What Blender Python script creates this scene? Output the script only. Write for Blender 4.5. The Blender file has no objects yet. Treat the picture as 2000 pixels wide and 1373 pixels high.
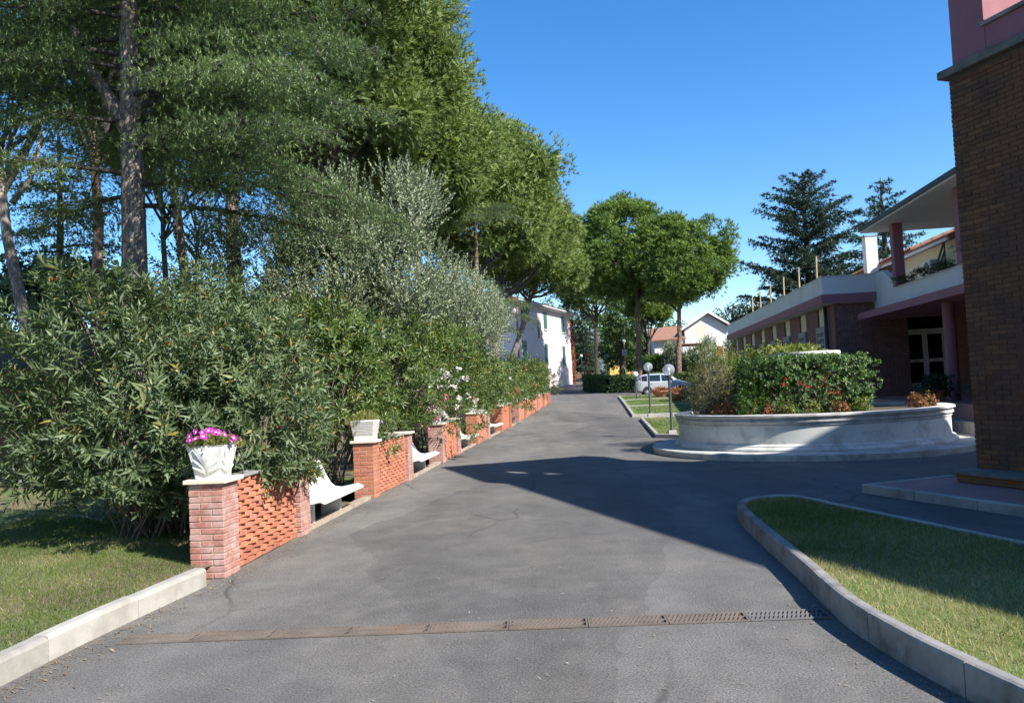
import bpy, bmesh, math, random
import numpy as np
from mathutils import Vector, Matrix, Euler

# ------------------------------------------------------------------ camera, sky, sun, exposure
S = bpy.context.scene
COL = S.collection
R = math.radians

def axes(pitch, roll):
    cp, sp = math.cos(pitch), math.sin(pitch)
    f = Vector((0, cp, sp)); r0 = Vector((1, 0, 0)); u0 = Vector((0, -sp, cp))
    c, s = math.cos(roll), math.sin(roll)
    return r0 * c - u0 * s, r0 * s + u0 * c, f
cam = bpy.data.cameras.new('camera'); co = bpy.data.objects.new('camera', cam); COL.objects.link(co)
r_, u_, f_ = axes(R(2.7), .047)
M = Matrix((( r_.x, u_.x, -f_.x, 0), (r_.y, u_.y, -f_.y, 0), (r_.z, u_.z, -f_.z, 1.78), (0, 0, 0, 1)))
co.matrix_world = M
cam.sensor_width = 36; cam.lens = 28.03; cam.clip_start = .05; cam.clip_end = 3000
S.camera = co
SUN_EL, SUN_AZ = R(40), math.atan2(.76, -.65)          # azimuth clockwise from +Y
W = bpy.data.worlds.new('World'); S.world = W; W.use_nodes = True
nt = W.node_tree; bg = nt.nodes['Background']
sky = nt.nodes.new('ShaderNodeTexSky'); sky.sky_type = 'NISHITA'; sky.sun_disc = False
sky.sun_elevation = SUN_EL; sky.sun_rotation = SUN_AZ; sky.air_density = 1.0; sky.dust_density = .3; sky.ozone_density = 3.0; sky.altitude = 200
hs = nt.nodes.new('ShaderNodeHueSaturation'); hs.inputs['Saturation'].default_value = 1.32; hs.inputs['Hue'].default_value = .504
nt.links.new(sky.outputs[0], hs.inputs['Color']); nt.links.new(hs.outputs[0], bg.inputs['Color'])
bg.inputs['Strength'].default_value = .12
sl = bpy.data.lights.new('sun', 'SUN'); sl.energy = 5.0; sl.angle = R(.53); sl.color = (1, .95, .86)
so = bpy.data.objects.new('sun', sl); COL.objects.link(so); so.location = (30, -25, 40)
sdir = Vector((-math.sin(SUN_AZ) * math.cos(SUN_EL), -math.cos(SUN_AZ) * math.cos(SUN_EL), -math.sin(SUN_EL)))
so.rotation_euler = sdir.to_track_quat('-Z', 'Y').to_euler()
S.view_settings.view_transform = 'Standard'; S.view_settings.look = 'None'
S.view_settings.exposure = 1.0; S.view_settings.gamma = 1; S.view_settings.use_curve_mapping = False

# ------------------------------------------------------------------ ground profile, wall line
PROF = [(-60, 0), (8, 0), (20, 0), (34, .25), (48, .67), (58, .88), (70, 1.3), (83, 1.95), (120, 3.2), (400, 8), (1500, 20)]
def g(y): return float(np.interp(y, [p[0] for p in PROF], [p[1] for p in PROF]))
WL = [(-20, -5.0), (5, -3.47), (6.2, -3.36), (8.18, -3.05), (10.7, -2.83), (14.1, -2.52), (16.6, -2.22), (20.7, -1.85), (25.5, -1.2), (30.4, -.52), (36, .22), (52, 2.35), (68, .3)]
def wx(y): return float(np.interp(y, [p[0] for p in WL], [p[1] for p in WL]))

# ------------------------------------------------------------------ object helpers
def link(o, parent=None):
    COL.objects.link(o)
    if parent is not None: o.parent = parent
    return o
def tag(o, label=None, cat=None, group=None, kind=None):
    if label: o['label'] = label
    if cat: o['category'] = cat
    if group: o['group'] = group
    if kind: o['kind'] = kind
    return o
def thing(name, label, cat, loc=(0, 0, 0), rz=0, group=None):
    o = bpy.data.objects.new(name, None); o.empty_display_size = .2
    o.location = loc; o.rotation_euler = (0, 0, rz); link(o)
    return tag(o, label, cat, group)
def ob(name, me, mat=None, parent=None, loc=None, rot=None, kind=None):
    if mat is not None and not me.materials: me.materials.append(mat)
    o = bpy.data.objects.new(name, me)
    if loc is not None: o.location = loc
    if rot is not None: o.rotation_euler = rot
    if kind: o['kind'] = kind
    return link(o, parent)

class MB:
    """collects boxes, tubes, lathes and prisms into one mesh"""
    def __init__(s): s.v = []; s.f = []
    def add(s, v, f):
        n = len(s.v); s.v += [tuple(p) for p in v]; s.f += [tuple(i + n for i in q) for q in f]; return s
    def box(s, x0, x1, y0, y1, z0, z1, b=0):
        if b:
            X, Y, Z = (x0, x1), (y0, y1), (z0, z1); v = []; idx = {}
            for i in (0, 1):
                for j in (0, 1):
                    for k in (0, 1):
                        sx, sy, sz = (1 if i == 0 else -1), (1 if j == 0 else -1), (1 if k == 0 else -1)
                        for a in range(3):
                            p = [X[i] + sx * b, Y[j] + sy * b, Z[k] + sz * b]; p[a] = (X[i], Y[j], Z[k])[a]
                            idx[i, j, k, a] = len(v); v.append(p)
            f = []
            for i in (0, 1): f.append([idx[i, j, k, 0] for j, k in ((0, 0), (1, 0), (1, 1), (0, 1))][::(1 if i else -1)])
            for j in (0, 1): f.append([idx[i, j, k, 1] for i, k in ((0, 0), (0, 1), (1, 1), (1, 0))][::(1 if j else -1)])
            for k in (0, 1): f.append([idx[i, j, k, 2] for i, j in ((0, 0), (1, 0), (1, 1), (0, 1))][::(1 if k else -1)])
            for j in (0, 1):
                for k in (0, 1): f.append([idx[0, j, k, 1], idx[1, j, k, 1], idx[1, j, k, 2], idx[0, j, k, 2]][::(1 if j == k else -1)])
            for i in (0, 1):
                for k in (0, 1): f.append([idx[i, 0, k, 0], idx[i, 1, k, 0], idx[i, 1, k, 2], idx[i, 0, k, 2]][::(-1 if i == k else 1)])
            for i in (0, 1):
                for j in (0, 1): f.append([idx[i, j, 0, 0], idx[i, j, 1, 0], idx[i, j, 1, 1], idx[i, j, 0, 1]][::(1 if i == j else -1)])
            for i in (0, 1):
                for j in (0, 1):
                    for k in (0, 1): f.append([idx[i, j, k, 0], idx[i, j, k, 1], idx[i, j, k, 2]][::(1 if (i + j + k) % 2 else -1)])
            return s.add(v, f)
        v = [(x0, y0, z0), (x1, y0, z0), (x1, y1, z0), (x0, y1, z0), (x0, y0, z1), (x1, y0, z1), (x1, y1, z1), (x0, y1, z1)]
        return s.add(v, [(3, 2, 1, 0), (4, 5, 6, 7), (0, 1, 5, 4), (1, 2, 6, 5), (2, 3, 7, 6), (3, 0, 4, 7)])
    def prism(s, poly, z0, z1):
        """poly: list of (x,y) counter-clockwise; z0,z1 numbers or functions of (x,y)"""
        a = z0 if callable(z0) else (lambda x, y: z0); b = z1 if callable(z1) else (lambda x, y: z1)
        n = len(poly); v = [(x, y, a(x, y)) for x, y in poly] + [(x, y, b(x, y)) for x, y in poly]
        return s.add(v, [tuple(range(n))[::-1], tuple(range(n, 2 * n))] + [(i, (i + 1) % n, n + (i + 1) % n, n + i) for i in range(n)])
    def extr(s, prof, x0, x1):
        """profile of (y,z) counter-clockwise seen from +x, swept along x"""
        n = len(prof); v = [(x0, y, z) for y, z in prof] + [(x1, y, z) for y, z in prof]
        return s.add(v, [tuple(range(n))[::-1], tuple(range(n, 2 * n))] + [(i, (i + 1) % n, n + (i + 1) % n, n + i) for i in range(n)])
    def lathe(s, prof, n=24, c=(0, 0, 0), a0=0, a1=2 * math.pi):
        full = abs(a1 - a0 - 2 * math.pi) < 1e-6; m = n if full else n + 1; v = []; k = len(prof)
        for i in range(m):
            a = a0 + (a1 - a0) * i / n
            for r, z in prof: v.append((c[0] + r * math.cos(a), c[1] + r * math.sin(a), c[2] + z))
        f = []
        for i in range(n):
            for j in range(k - 1):
                f.append((i * k + j, ((i + 1) % m) * k + j, ((i + 1) % m) * k + j + 1, i * k + j + 1))
        return s.add(v, f)
    def tube(s, pts, rad, n=6, cap=True):
        pts = [Vector(p) for p in pts]; k = len(pts)
        if not hasattr(rad, '__len__'): rad = [rad] * k
        v = []; t0 = (pts[1] - pts[0]).normalized(); side = t0.cross(Vector((.31, .17, .93)))
        if side.length < .05: side = t0.cross(Vector((1, 0, 0)))
        side.normalize()
        for i in range(k):
            t = (pts[min(i + 1, k - 1)] - pts[max(i - 1, 0)]).normalized()
            side = (side - t * side.dot(t)).normalized(); w = t.cross(side)
            for j in range(n):
                a = 2 * math.pi * j / n
                v.append(pts[i] + (side * math.cos(a) + w * math.sin(a)) * rad[i])
        f = [(i * n + j, i * n + (j + 1) % n, (i + 1) * n + (j + 1) % n, (i + 1) * n + j) for i in range(k - 1) for j in range(n)]
        if cap: f += [tuple(range(n))[::-1], tuple(range((k - 1) * n, k * n))]
        return s.add(v, f)
    def sphere(s, c, r, n=12, m=8, sz=1):
        return s.lathe([(r * math.sin(math.pi * j / m), -r * sz * math.cos(math.pi * j / m)) for j in range(m + 1)], n, c)
    def mesh(s, name, mat=None, smooth=False):
        me = bpy.data.meshes.new(name); me.from_pydata(s.v, [], s.f); me.update()
        if smooth: me.shade_smooth()
        if mat is not None: me.materials.append(mat)
        return me
    def build(s, name, mat, parent=None, smooth=False, loc=None, rot=None, kind=None, autosm=None):
        me = s.mesh(name, mat, smooth)
        o = ob(name, me, None, parent, loc, rot, kind)
        if autosm is not None:
            me.shade_smooth()
            try: me.set_sharp_from_angle(angle=R(autosm))
            except Exception: pass
        return o

def fast_mesh(name, V, F, tint=None, mat=None):
    V = np.asarray(V, np.float32); F = np.asarray(F, np.int32); k = F.shape[1]
    me = bpy.data.meshes.new(name)
    me.vertices.add(len(V)); me.vertices.foreach_set('co', V.ravel())
    me.loops.add(F.size); me.loops.foreach_set('vertex_index', F.ravel())
    me.polygons.add(len(F)); me.polygons.foreach_set('loop_start', np.arange(0, F.size, k, dtype=np.int32))
    if tint is not None:
        a = me.attributes.new('tint', 'FLOAT', 'FACE'); a.data.foreach_set('value', np.asarray(tint, np.float32))
    me.update(calc_edges=True)
    if mat is not None: me.materials.append(mat)
    return me

# ------------------------------------------------------------------ materials
def newmat(name):
    m = bpy.data.materials.new(name); m.use_nodes = True; t = m.node_tree
    return m, t, t.nodes['Principled BSDF']
def N(t, typ, **kw):
    n = t.nodes.new(typ)
    for k, v in kw.items():
        if hasattr(n, k): setattr(n, k, v)
        else: n.inputs[k.replace('_', ' ')].default_value = v
    return n
def ramp(t, stops, interp='LINEAR'):
    n = t.nodes.new('ShaderNodeValToRGB'); n.color_ramp.interpolation = interp
    e = n.color_ramp.elements
    while len(e) > 1: e.remove(e[-1])
    for i, (p, c) in enumerate(stops):
        q = e[0] if i == 0 else e.new(p)
        q.position = p; q.color = (c, c, c, 1) if not hasattr(c, '__len__') else (*c, 1)
    return n
def noise(t, scale, detail=4, rough=.55, vec=None, dist=0):
    n = N(t, 'ShaderNodeTexNoise'); n.inputs['Scale'].default_value = scale; n.inputs['Detail'].default_value = detail
    n.inputs['Roughness'].default_value = rough; n.inputs['Distortion'].default_value = dist
    if vec is not None: t.links.new(vec, n.inputs['Vector'])
    return n
def mix(t, fac, a, b, mode='MIX'):
    n = t.nodes.new('ShaderNodeMix'); n.data_type = 'RGBA'; n.blend_type = mode
    for sock, val in ((n.inputs[0], fac), (n.inputs[6], a), (n.inputs[7], b)):
        if isinstance(val, bpy.types.NodeSocket): t.links.new(val, sock)
        elif hasattr(val, '__len__'): sock.default_value = (*val[:3], 1)
        else: sock.default_value = val
    return n.outputs[2]
def math_(t, op, a, b=None, clamp=False):
    n = t.nodes.new('ShaderNodeMath'); n.operation = op; n.use_clamp = clamp
    for i, v in enumerate((a, b)):
        if v is None: continue
        if isinstance(v, bpy.types.NodeSocket): t.links.new(v, n.inputs[i])
        else: n.inputs[i].default_value = v
    return n.outputs[0]
def bump(t, bsdf, h, strength=.3, dist=.02):
    b = N(t, 'ShaderNodeBump'); b.inputs['Strength'].default_value = strength; b.inputs['Distance'].default_value = dist
    t.links.new(h, b.inputs['Height']); t.links.new(b.outputs[0], bsdf.inputs['Normal'])
def objvec(t):
    return N(t, 'ShaderNodeTexCoord').outputs['Object']
def worldvec(t):
    return N(t, 'ShaderNodeNewGeometry').outputs['Position']

def mat_plain(name, col, rough=.6, var=.12, scale=3, bmp=.1, bscale=60, metal=0, spec=.5, dirt=None, dscale=1.2, damt=.5, rnd=0):
    m, t, b = newmat(name); v = worldvec(t) if rnd == 0 else objvec(t)
    n = noise(t, scale, 5, .6, v)
    lo = tuple(c * (1 - var) for c in col); hi = tuple(min(1, c * (1 + var)) for c in col)
    r = ramp(t, [(.3, lo), (.7, hi)]); t.links.new(n.outputs[0], r.inputs[0]); c = r.outputs[0]
    if dirt:
        n2 = noise(t, dscale, 6, .65, v, .4); r2 = ramp(t, [(.48, 0), (.72, damt)]); t.links.new(n2.outputs[0], r2.inputs[0])
        c = mix(t, r2.outputs[0], c, dirt)
    if rnd:
        oi = N(t, 'ShaderNodeObjectInfo'); rr = ramp(t, [(0, 1 - rnd), (1, 1 + rnd * .4)]); t.links.new(oi.outputs['Random'], rr.inputs[0])
        c = mix(t, 1.0, c, rr.outputs[0], 'MULTIPLY')
    t.links.new(c, b.inputs['Base Color'])
    b.inputs['Roughness'].default_value = rough; b.inputs['Metallic'].default_value = metal
    b.inputs['Specular IOR Level'].default_value = spec
    if bmp:
        n3 = noise(t, bscale, 4, .6, v); bump(t, b, n3.outputs[0], bmp, .01)
    return m

def mat_brick(name, cols, stain=None, stain_amt=.5, stain_scale=3, bmp=.35, mort=None):
    """one brick per object: colour from Object Info random; stains with their own shape"""
    m, t, b = newmat(name); oi = N(t, 'ShaderNodeObjectInfo'); v = worldvec(t)
    r = ramp(t, [(i / max(1, len(cols) - 1), c) for i, c in enumerate(cols)]); t.links.new(oi.outputs['Random'], r.inputs[0])
    n = noise(t, 22, 5, .65, v); rr = ramp(t, [(.3, .78), (.7, 1.15)]); t.links.new(n.outputs[0], rr.inputs[0])
    c = mix(t, 1.0, r.outputs[0], rr.outputs[0], 'MULTIPLY')
    if stain:
        n2 = noise(t, stain_scale, 5, .65, v, .6); r2 = ramp(t, [(.42, 0), (.68, stain_amt)]); t.links.new(n2.outputs[0], r2.inputs[0])
        c = mix(t, r2.outputs[0], c, stain)
    t.links.new(c, b.inputs['Base Color']); b.inputs['Roughness'].default_value = .85
    n3 = noise(t, 90, 4, .6, v); bump(t, b, n3.outputs[0], bmp, .008)
    return m

def mat_brickwall(name, c1, c2, mortar, bw=.26, bh=.07, stain=None):
    """far brickwork, too small in the picture to tell bricks apart"""
    m, t, b = newmat(name); tc = N(t, 'ShaderNodeTexCoord'); ge = N(t, 'ShaderNodeNewGeometry')
    sx = N(t, 'ShaderNodeSeparateXYZ'); t.links.new(tc.outputs['Object'], sx.inputs[0])
    cx = N(t, 'ShaderNodeCombineXYZ'); t.links.new(math_(t, 'ADD', sx.outputs[0], sx.outputs[1]), cx.inputs[0]); t.links.new(sx.outputs[2], cx.inputs[1])
    k = N(t, 'ShaderNodeTexBrick'); k.inputs['Scale'].default_value = 1; k.inputs['Brick Width'].default_value = bw; k.inputs['Row Height'].default_value = bh
    k.inputs['Mortar Size'].default_value = .008; k.inputs['Color1'].default_value = (*c1, 1); k.inputs['Color2'].default_value = (*c2, 1); k.inputs['Mortar'].default_value = (*mortar, 1)
    t.links.new(cx.outputs[0], k.inputs['Vector'])
    n = noise(t, 4, 5, .6, tc.outputs['Object']); rr = ramp(t, [(.3, .7), (.7, 1.15)]); t.links.new(n.outputs[0], rr.inputs[0])
    c = mix(t, 1.0, k.outputs['Color'], rr.outputs[0], 'MULTIPLY')
    t.links.new(c, b.inputs['Base Color']); b.inputs['Roughness'].default_value = .85
    bump(t, b, math_(t, 'SUBTRACT', 1.0, k.outputs['Fac']), .4, .008)
    return m

def mat_leaf(name, stops, rough=.5, transl=.3, spec=.4, tcol=None):
    m, t, b = newmat(name); a = N(t, 'ShaderNodeAttribute'); a.attribute_name = 'tint'
    r = ramp(t, stops); t.links.new(a.outputs['Fac'], r.inputs[0])
    t.links.new(r.outputs[0], b.inputs['Base Color']); b.inputs['Roughness'].default_value = rough; b.inputs['Specular IOR Level'].default_value = spec
    if transl:
        tr = N(t, 'ShaderNodeBsdfTranslucent'); mx = N(t, 'ShaderNodeMixShader'); mx.inputs[0].default_value = transl
        c = mix(t, 1.0, r.outputs[0], tcol or (1.25, 1.35, .6), 'MULTIPLY'); t.links.new(c, tr.inputs['Color'])
        out = t.nodes['Material Output']
        t.links.new(b.outputs[0], mx.inputs[1]); t.links.new(tr.outputs[0], mx.inputs[2]); t.links.new(mx.outputs[0], out.inputs['Surface'])
    return m

def mat_bark(name, lo, hi, scale=9, bmp=.8):
    m, t, b = newmat(name); v = objvec(t)
    mp = N(t, 'ShaderNodeMapping'); mp.inputs['Scale'].default_value = (1, 1, .35); t.links.new(v, mp.inputs[0])
    vo = N(t, 'ShaderNodeTexVoronoi'); vo.feature = 'DISTANCE_TO_EDGE'; vo.inputs['Scale'].default_value = scale
    nz = noise(t, scale * 1.3, 5, .65, mp.outputs[0])
    wv = mix(t, .25, mp.outputs[0], nz.outputs['Color'], 'ADD'); t.links.new(wv, vo.inputs['Vector'])
    r = ramp(t, [(0, tuple(c * .35 for c in lo)), (.08, lo), (.35, hi)]); t.links.new(vo.outputs['Distance'], r.inputs[0])
    rr = ramp(t, [(.3, .7), (.7, 1.2)]); t.links.new(nz.outputs[0], rr.inputs[0])
    t.links.new(mix(t, 1.0, r.outputs[0], rr.outputs[0], 'MULTIPLY'), b.inputs['Base Color'])
    b.inputs['Roughness'].default_value = .9
    bump(t, b, vo.outputs['Distance'], bmp, .05)
    return m

def mat_asphalt():
    m, t, b = newmat('asphalt'); v = worldvec(t)
    big = noise(t, .35, 6, .6, v, .5); mid = noise(t, 2.2, 6, .7, v, .3); fine = noise(t, 75, 4, .75, v)
    r = ramp(t, [(.3, (.100, .096, .091)), (.52, (.127, .121, .113)), (.72, (.170, .160, .143))]); t.links.new(big.outputs[0], r.inputs[0])
    r2 = ramp(t, [(.25, .78), (.75, 1.22)]); t.links.new(mid.outputs[0], r2.inputs[0])
    c = mix(t, 1.0, r.outputs[0], r2.outputs[0], 'MULTIPLY')
    r3 = ramp(t, [(.30, .30), (.5, .96), (.68, 1.85)]); t.links.new(fine.outputs[0], r3.inputs[0])
    c = mix(t, 1.0, c, r3.outputs[0], 'MULTIPLY')
    # re-laid patches: darker and lighter fields with soft edges, and long wheel-worn bands
    pw = noise(t, .5, 4, .6, v); pv_ = mix(t, .8, v, pw.outputs['Color'], 'ADD')
    pm = N(t, 'ShaderNodeMapping'); pm.inputs['Scale'].default_value = (.30, .11, 1); t.links.new(pv_, pm.inputs[0])
    vp = N(t, 'ShaderNodeTexVoronoi'); vp.inputs['Scale'].default_value = 1; vp.voronoi_dimensions = '2D'; t.links.new(pm.outputs[0], vp.inputs['Vector'])
    sp_ = N(t, 'ShaderNodeSeparateColor'); t.links.new(vp.outputs['Color'], sp_.inputs[0])
    rp_ = ramp(t, [(0, .80), (.45, .98), (1, 1.12)]); t.links.new(sp_.outputs[1], rp_.inputs[0])
    c = mix(t, 1.0, c, rp_.outputs[0], 'MULTIPLY')
    wm = N(t, 'ShaderNodeMapping'); wm.inputs['Scale'].default_value = (1.1, .05, 1); t.links.new(pv_, wm.inputs[0])
    wn_ = noise(t, 1.0, 4, .6, wm.outputs[0]); rw = ramp(t, [(.35, .88), (.65, 1.12)]); t.links.new(wn_.outputs[0], rw.inputs[0])
    c = mix(t, 1.0, c, rw.outputs[0], 'MULTIPLY')
    # pale aggregate stones
    vo = N(t, 'ShaderNodeTexVoronoi'); vo.inputs['Scale'].default_value = 55; t.links.new(v, vo.inputs['Vector'])
    rs = ramp(t, [(0, 1), (.32, 0)]); t.links.new(vo.outputs['Distance'], rs.inputs[0])
    sel = N(t, 'ShaderNodeSeparateColor'); t.links.new(vo.outputs['Color'], sel.inputs[0])
    st = ramp(t, [(.74, 0), (.78, 1)]); t.links.new(sel.outputs[0], st.inputs[0])
    c = mix(t, math_(t, 'MULTIPLY', math_(t, 'MULTIPLY', rs.outputs[0], st.outputs[0]), .7), c, (.27, .26, .24))
    # dusty swept-out edges: broad tan blotches
    dn = noise(t, .9, 5, .6, v, 1.0); dr = ramp(t, [(.55, 0), (.75, .38)]); t.links.new(dn.outputs[0], dr.inputs[0])
    c = mix(t, dr.outputs[0], c, (.215, .195, .165))
    # wandering repair cracks
    wn = noise(t, .8, 5, .6, v); wv = mix(t, .55, v, wn.outputs['Color'], 'ADD')
    mp = N(t, 'ShaderNodeMapping'); mp.inputs['Scale'].default_value = (.42, .16, 1); t.links.new(wv, mp.inputs[0])
    vc = N(t, 'ShaderNodeTexVoronoi'); vc.feature = 'DISTANCE_TO_EDGE'; vc.inputs['Scale'].default_value = 1; vc.voronoi_dimensions = '2D'; t.links.new(mp.outputs[0], vc.inputs['Vector'])
    cr = ramp(t, [(.002, 1), (.011, 0)]); t.links.new(vc.outputs['Distance'], cr.inputs[0])
    cm = noise(t, .33, 3, .5, v); cmr = ramp(t, [(.47, 0), (.57, .65)]); t.links.new(cm.outputs[0], cmr.inputs[0])
    ck = math_(t, 'MULTIPLY', cr.outputs[0], cmr.outputs[0])
    c = mix(t, ck, c, (.035, .032, .03))
    t.links.new(c, b.inputs['Base Color']); b.inputs['Roughness'].default_value = .82; b.inputs['Specular IOR Level'].default_value = .35
    hb = mix(t, .5, fine.outputs[0], vo.outputs['Distance']); bump(t, b, hb, .55, .006)
    return m

def mat_lawn(name, greens, browns, bias=.5):
    m, t, b = newmat(name); v = worldvec(t)
    n1 = noise(t, .45, 6, .65, v, .5); n2 = noise(t, 30, 4, .7, v); n3 = noise(t, 4, 5, .6, v)
    rg = ramp(t, [(.3, greens[0]), (.7, greens[1])]); t.links.new(n2.outputs[0], rg.inputs[0])
    rb = ramp(t, [(.3, browns[0]), (.7, browns[1])]); t.links.new(n3.outputs[0], rb.inputs[0])
    f = ramp(t, [(bias - .1, 0), (bias + .1, 1)]); t.links.new(n1.outputs[0], f.inputs[0])
    t.links.new(mix(t, f.outputs[0], rg.outputs[0], rb.outputs[0]), b.inputs['Base Color']); b.inputs['Roughness'].default_value = .95
    bump(t, b, n2.outputs[0], .6, .03)
    return m

def mat_glass(name, col=(.9, .95, 1), rough=.02, alpha=.25):
    m, t, b = newmat(name)
    gl = N(t, 'ShaderNodeBsdfGlossy'); gl.inputs['Roughness'].default_value = rough
    tr = N(t, 'ShaderNodeBsdfTransparent'); tr.inputs['Color'].default_value = (*col, 1)
    fr = N(t, 'ShaderNodeLayerWeight'); fr.inputs[0].default_value = .5
    fa = math_(t, 'ADD', math_(t, 'MULTIPLY', math_(t, 'POWER', fr.outputs['Facing'], 3.0), .75), alpha * .6, True)
    mx = N(t, 'ShaderNodeMixShader'); t.links.new(fa, mx.inputs[0]); t.links.new(tr.outputs[0], mx.inputs[1]); t.links.new(gl.outputs[0], mx.inputs[2])
    df = N(t, 'ShaderNodeBsdfDiffuse'); df.inputs['Color'].default_value = (.85, .87, .9, 1); m2 = N(t, 'ShaderNodeMixShader'); m2.inputs[0].default_value = .2
    t.links.new(mx.outputs[0], m2.inputs[1]); t.links.new(df.outputs[0], m2.inputs[2])
    t.links.new(m2.outputs[0], t.nodes['Material Output'].inputs['Surface'])
    return m

def mat_tiles(name):
    m, t, b = newmat(name); tc = N(t, 'ShaderNodeTexCoord')
    n = noise(t, 5, 5, .7, tc.outputs['Object']); r = ramp(t, [(.25, (.17, .085, .055)), (.5, (.27, .135, .085)), (.75, (.34, .21, .145))]); t.links.new(n.outputs[0], r.inputs[0])
    t.links.new(r.outputs[0], b.inputs['Base Color']); b.inputs['Roughness'].default_value = .85
    bump(t, b, n.outputs[0], .3, .02)
    return m

X = {}
X['asphalt'] = mat_asphalt()
X['concrete'] = mat_plain('kerb_concrete', (.37, .352, .315), .85, .12, 4, .35, 120, dirt=(.19, .17, .14), dscale=2.2, damt=.7, rnd=.16)
X['concrete_grey'] = mat_plain('grey_concrete', (.255, .247, .235), .85, .2, 6, .4, 120, dirt=(.085, .08, .072), dscale=3.2, damt=.95)
X['planter'] = mat_plain('weathered_white_render', (.60, .60, .56), .8, .07, 2, .2, 60, dirt=(.21, .20, .18), dscale=2.4, damt=.7)
X['rimstone'] = mat_plain('stained_rim_stone', (.48, .47, .44), .85, .12, 3, .3, 80, dirt=(.13, .12, .115), dscale=2.2, damt=.75)
X['white'] = mat_plain('white_paint', (.68, .67, .64), .5, .04, 6, .12, 70, dirt=(.50, .45, .38), dscale=4, damt=.35)
X['ivory'] = mat_plain('ivory_paint', (.78, .75, .67), .55, .05, 6, .12, 70, dirt=(.50, .40, .28), dscale=6, damt=.5)
X['capstone'] = mat_plain('pale_cap_stone', (.60, .55, .45), .8, .12, 5, .3, 90, dirt=(.30, .26, .2), dscale=5, damt=.5)
X['old_stone'] = mat_plain('blackened_stone', (.15, .145, .13), .9, .25, 5, .4, 90, dirt=(.06, .065, .05), dscale=4, damt=.7)
X['edging'] = mat_plain('dusty_edging', (.36, .29, .22), .9, .2, 5, .4, 90, dirt=(.2, .15, .11), dscale=3, damt=.6)
X['slate'] = mat_plain('grey_cap_slab', (.27, .27, .26), .85, .15, 5, .3, 90)
X['mortar'] = mat_plain('mortar', (.34, .25, .19), .95, .15, 12, .4, 100)
X['mortar_dark'] = mat_plain('mortar_dark', (.10, .085, .07), .95, .15, 12, .4, 100)
OR = [(.30, .105, .060), (.39, .145, .080), (.44, .18, .10), (.35, .12, .068), (.42, .175, .115)]
PK = [(.32, .13, .098), (.38, .17, .135), (.34, .145, .11), (.42, .22, .185)]
X['brick'] = mat_brick('orange_brick', OR)
X['brick_pale'] = mat_brick('lime_bloomed_brick', PK, (.52, .42, .39), .6, 6)
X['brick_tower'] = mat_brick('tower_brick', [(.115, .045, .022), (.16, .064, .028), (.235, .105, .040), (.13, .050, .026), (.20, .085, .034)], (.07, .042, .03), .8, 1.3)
X['brick_small'] = mat_brickwall('garden_wall_brickwork', (.50, .165, .08), (.42, .13, .065), (.46, .34, .27), .26, .064)
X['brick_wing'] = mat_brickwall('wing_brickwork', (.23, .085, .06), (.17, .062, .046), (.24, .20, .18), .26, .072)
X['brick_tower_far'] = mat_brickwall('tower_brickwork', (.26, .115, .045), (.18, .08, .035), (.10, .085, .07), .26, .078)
X['pink_wall'] = mat_plain('pale_pink_plaster', (.70, .61, .62), .85, .04, 1.5, .12, 50, dirt=(.62, .53, .53), dscale=.7, damt=.35)
X['pink_trim'] = mat_plain('rose_pink_plaster', (.30, .125, .15), .8, .08, 2, .15, 50, dirt=(.26, .13, .14), dscale=1.3, damt=.45)
X['cream'] = mat_plain('cream_plaster', (.70, .62, .45), .85, .05, 2, .1, 50)
X['white_wall'] = mat_plain('white_plaster', (.66, .66, .64), .85, .05, 1.5, .12, 50, dirt=(.50, .49, .47), dscale=.8, damt=.4)
X['shutter_cream'] = mat_plain('cream_shutter', (.66, .60, .44), .7, .05, 4, .1, 50)
X['shutter_green'] = mat_plain('green_shutter', (.045, .13, .10), .6, .1, 4, .1, 50)
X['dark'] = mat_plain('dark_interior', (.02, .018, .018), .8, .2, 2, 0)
X['fascia'] = mat_plain('dark_metal_fascia', (.035, .028, .028), .5, .1, 3, 0)
X['grey_panel'] = mat_plain('grey_balcony_panel', (.32, .31, .29), .8, .1, 4, .2, 60)
X['alu'] = mat_plain('aluminium_frame', (.62, .61, .58), .5, .05, 3, 0)
X['pavers'] = mat_plain('pink_paving', (.33, .155, .135), .7, .1, 3, .15, 70, dirt=(.2, .12, .11), dscale=2, damt=.4)
X['terracotta'] = mat_plain('terracotta', (.45, .19, .095), .85, .12, 5, .2, 70, dirt=(.33, .2, .14), dscale=5, damt=.5)
X['tiles'] = mat_tiles('roof_tiles')
X['wood'] = mat_plain('brown_wood', (.16, .085, .045), .8, .25, 6, .3, 60)
X['dark_wood'] = mat_plain('dark_roof_boards', (.085, .052, .034), .85, .35, 4, .4, 60)
X['pale_wood'] = mat_plain('pale_wood', (.36, .27, .15), .8, .15, 6, .2, 60)
X['soil'] = mat_plain('soil', (.075, .052, .035), .95, .3, 6, .6, 40)
X['iron'] = mat_plain('grey_iron', (.075, .08, .085), .5, .12, 8, .1, 80, metal=.4)
X['grate'] = mat_plain('rusty_grate', (.135, .112, .095), .85, .25, 3, .4, 60, dirt=(.175, .115, .08), dscale=1.6, damt=.8)
X['grate_grey'] = mat_plain('dusty_grate', (.135, .132, .13), .8, .2, 3, .4, 60, dirt=(.15, .12, .10), dscale=2, damt=.5)
X['drain_silt'] = mat_plain('drain_silt', (.055, .045, .038), .9, .3, 8, .3, 60)
X['black'] = mat_plain('black', (.012, .012, .012), .7, .1, 3, 0)
X['rubber'] = mat_plain('rubber', (.02, .02, .021), .8, .1, 8, .1, 60)
X['silver'] = mat_plain('silver_paint', (.52, .55, .58), .3, .02, 3, 0, metal=.35)
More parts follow.
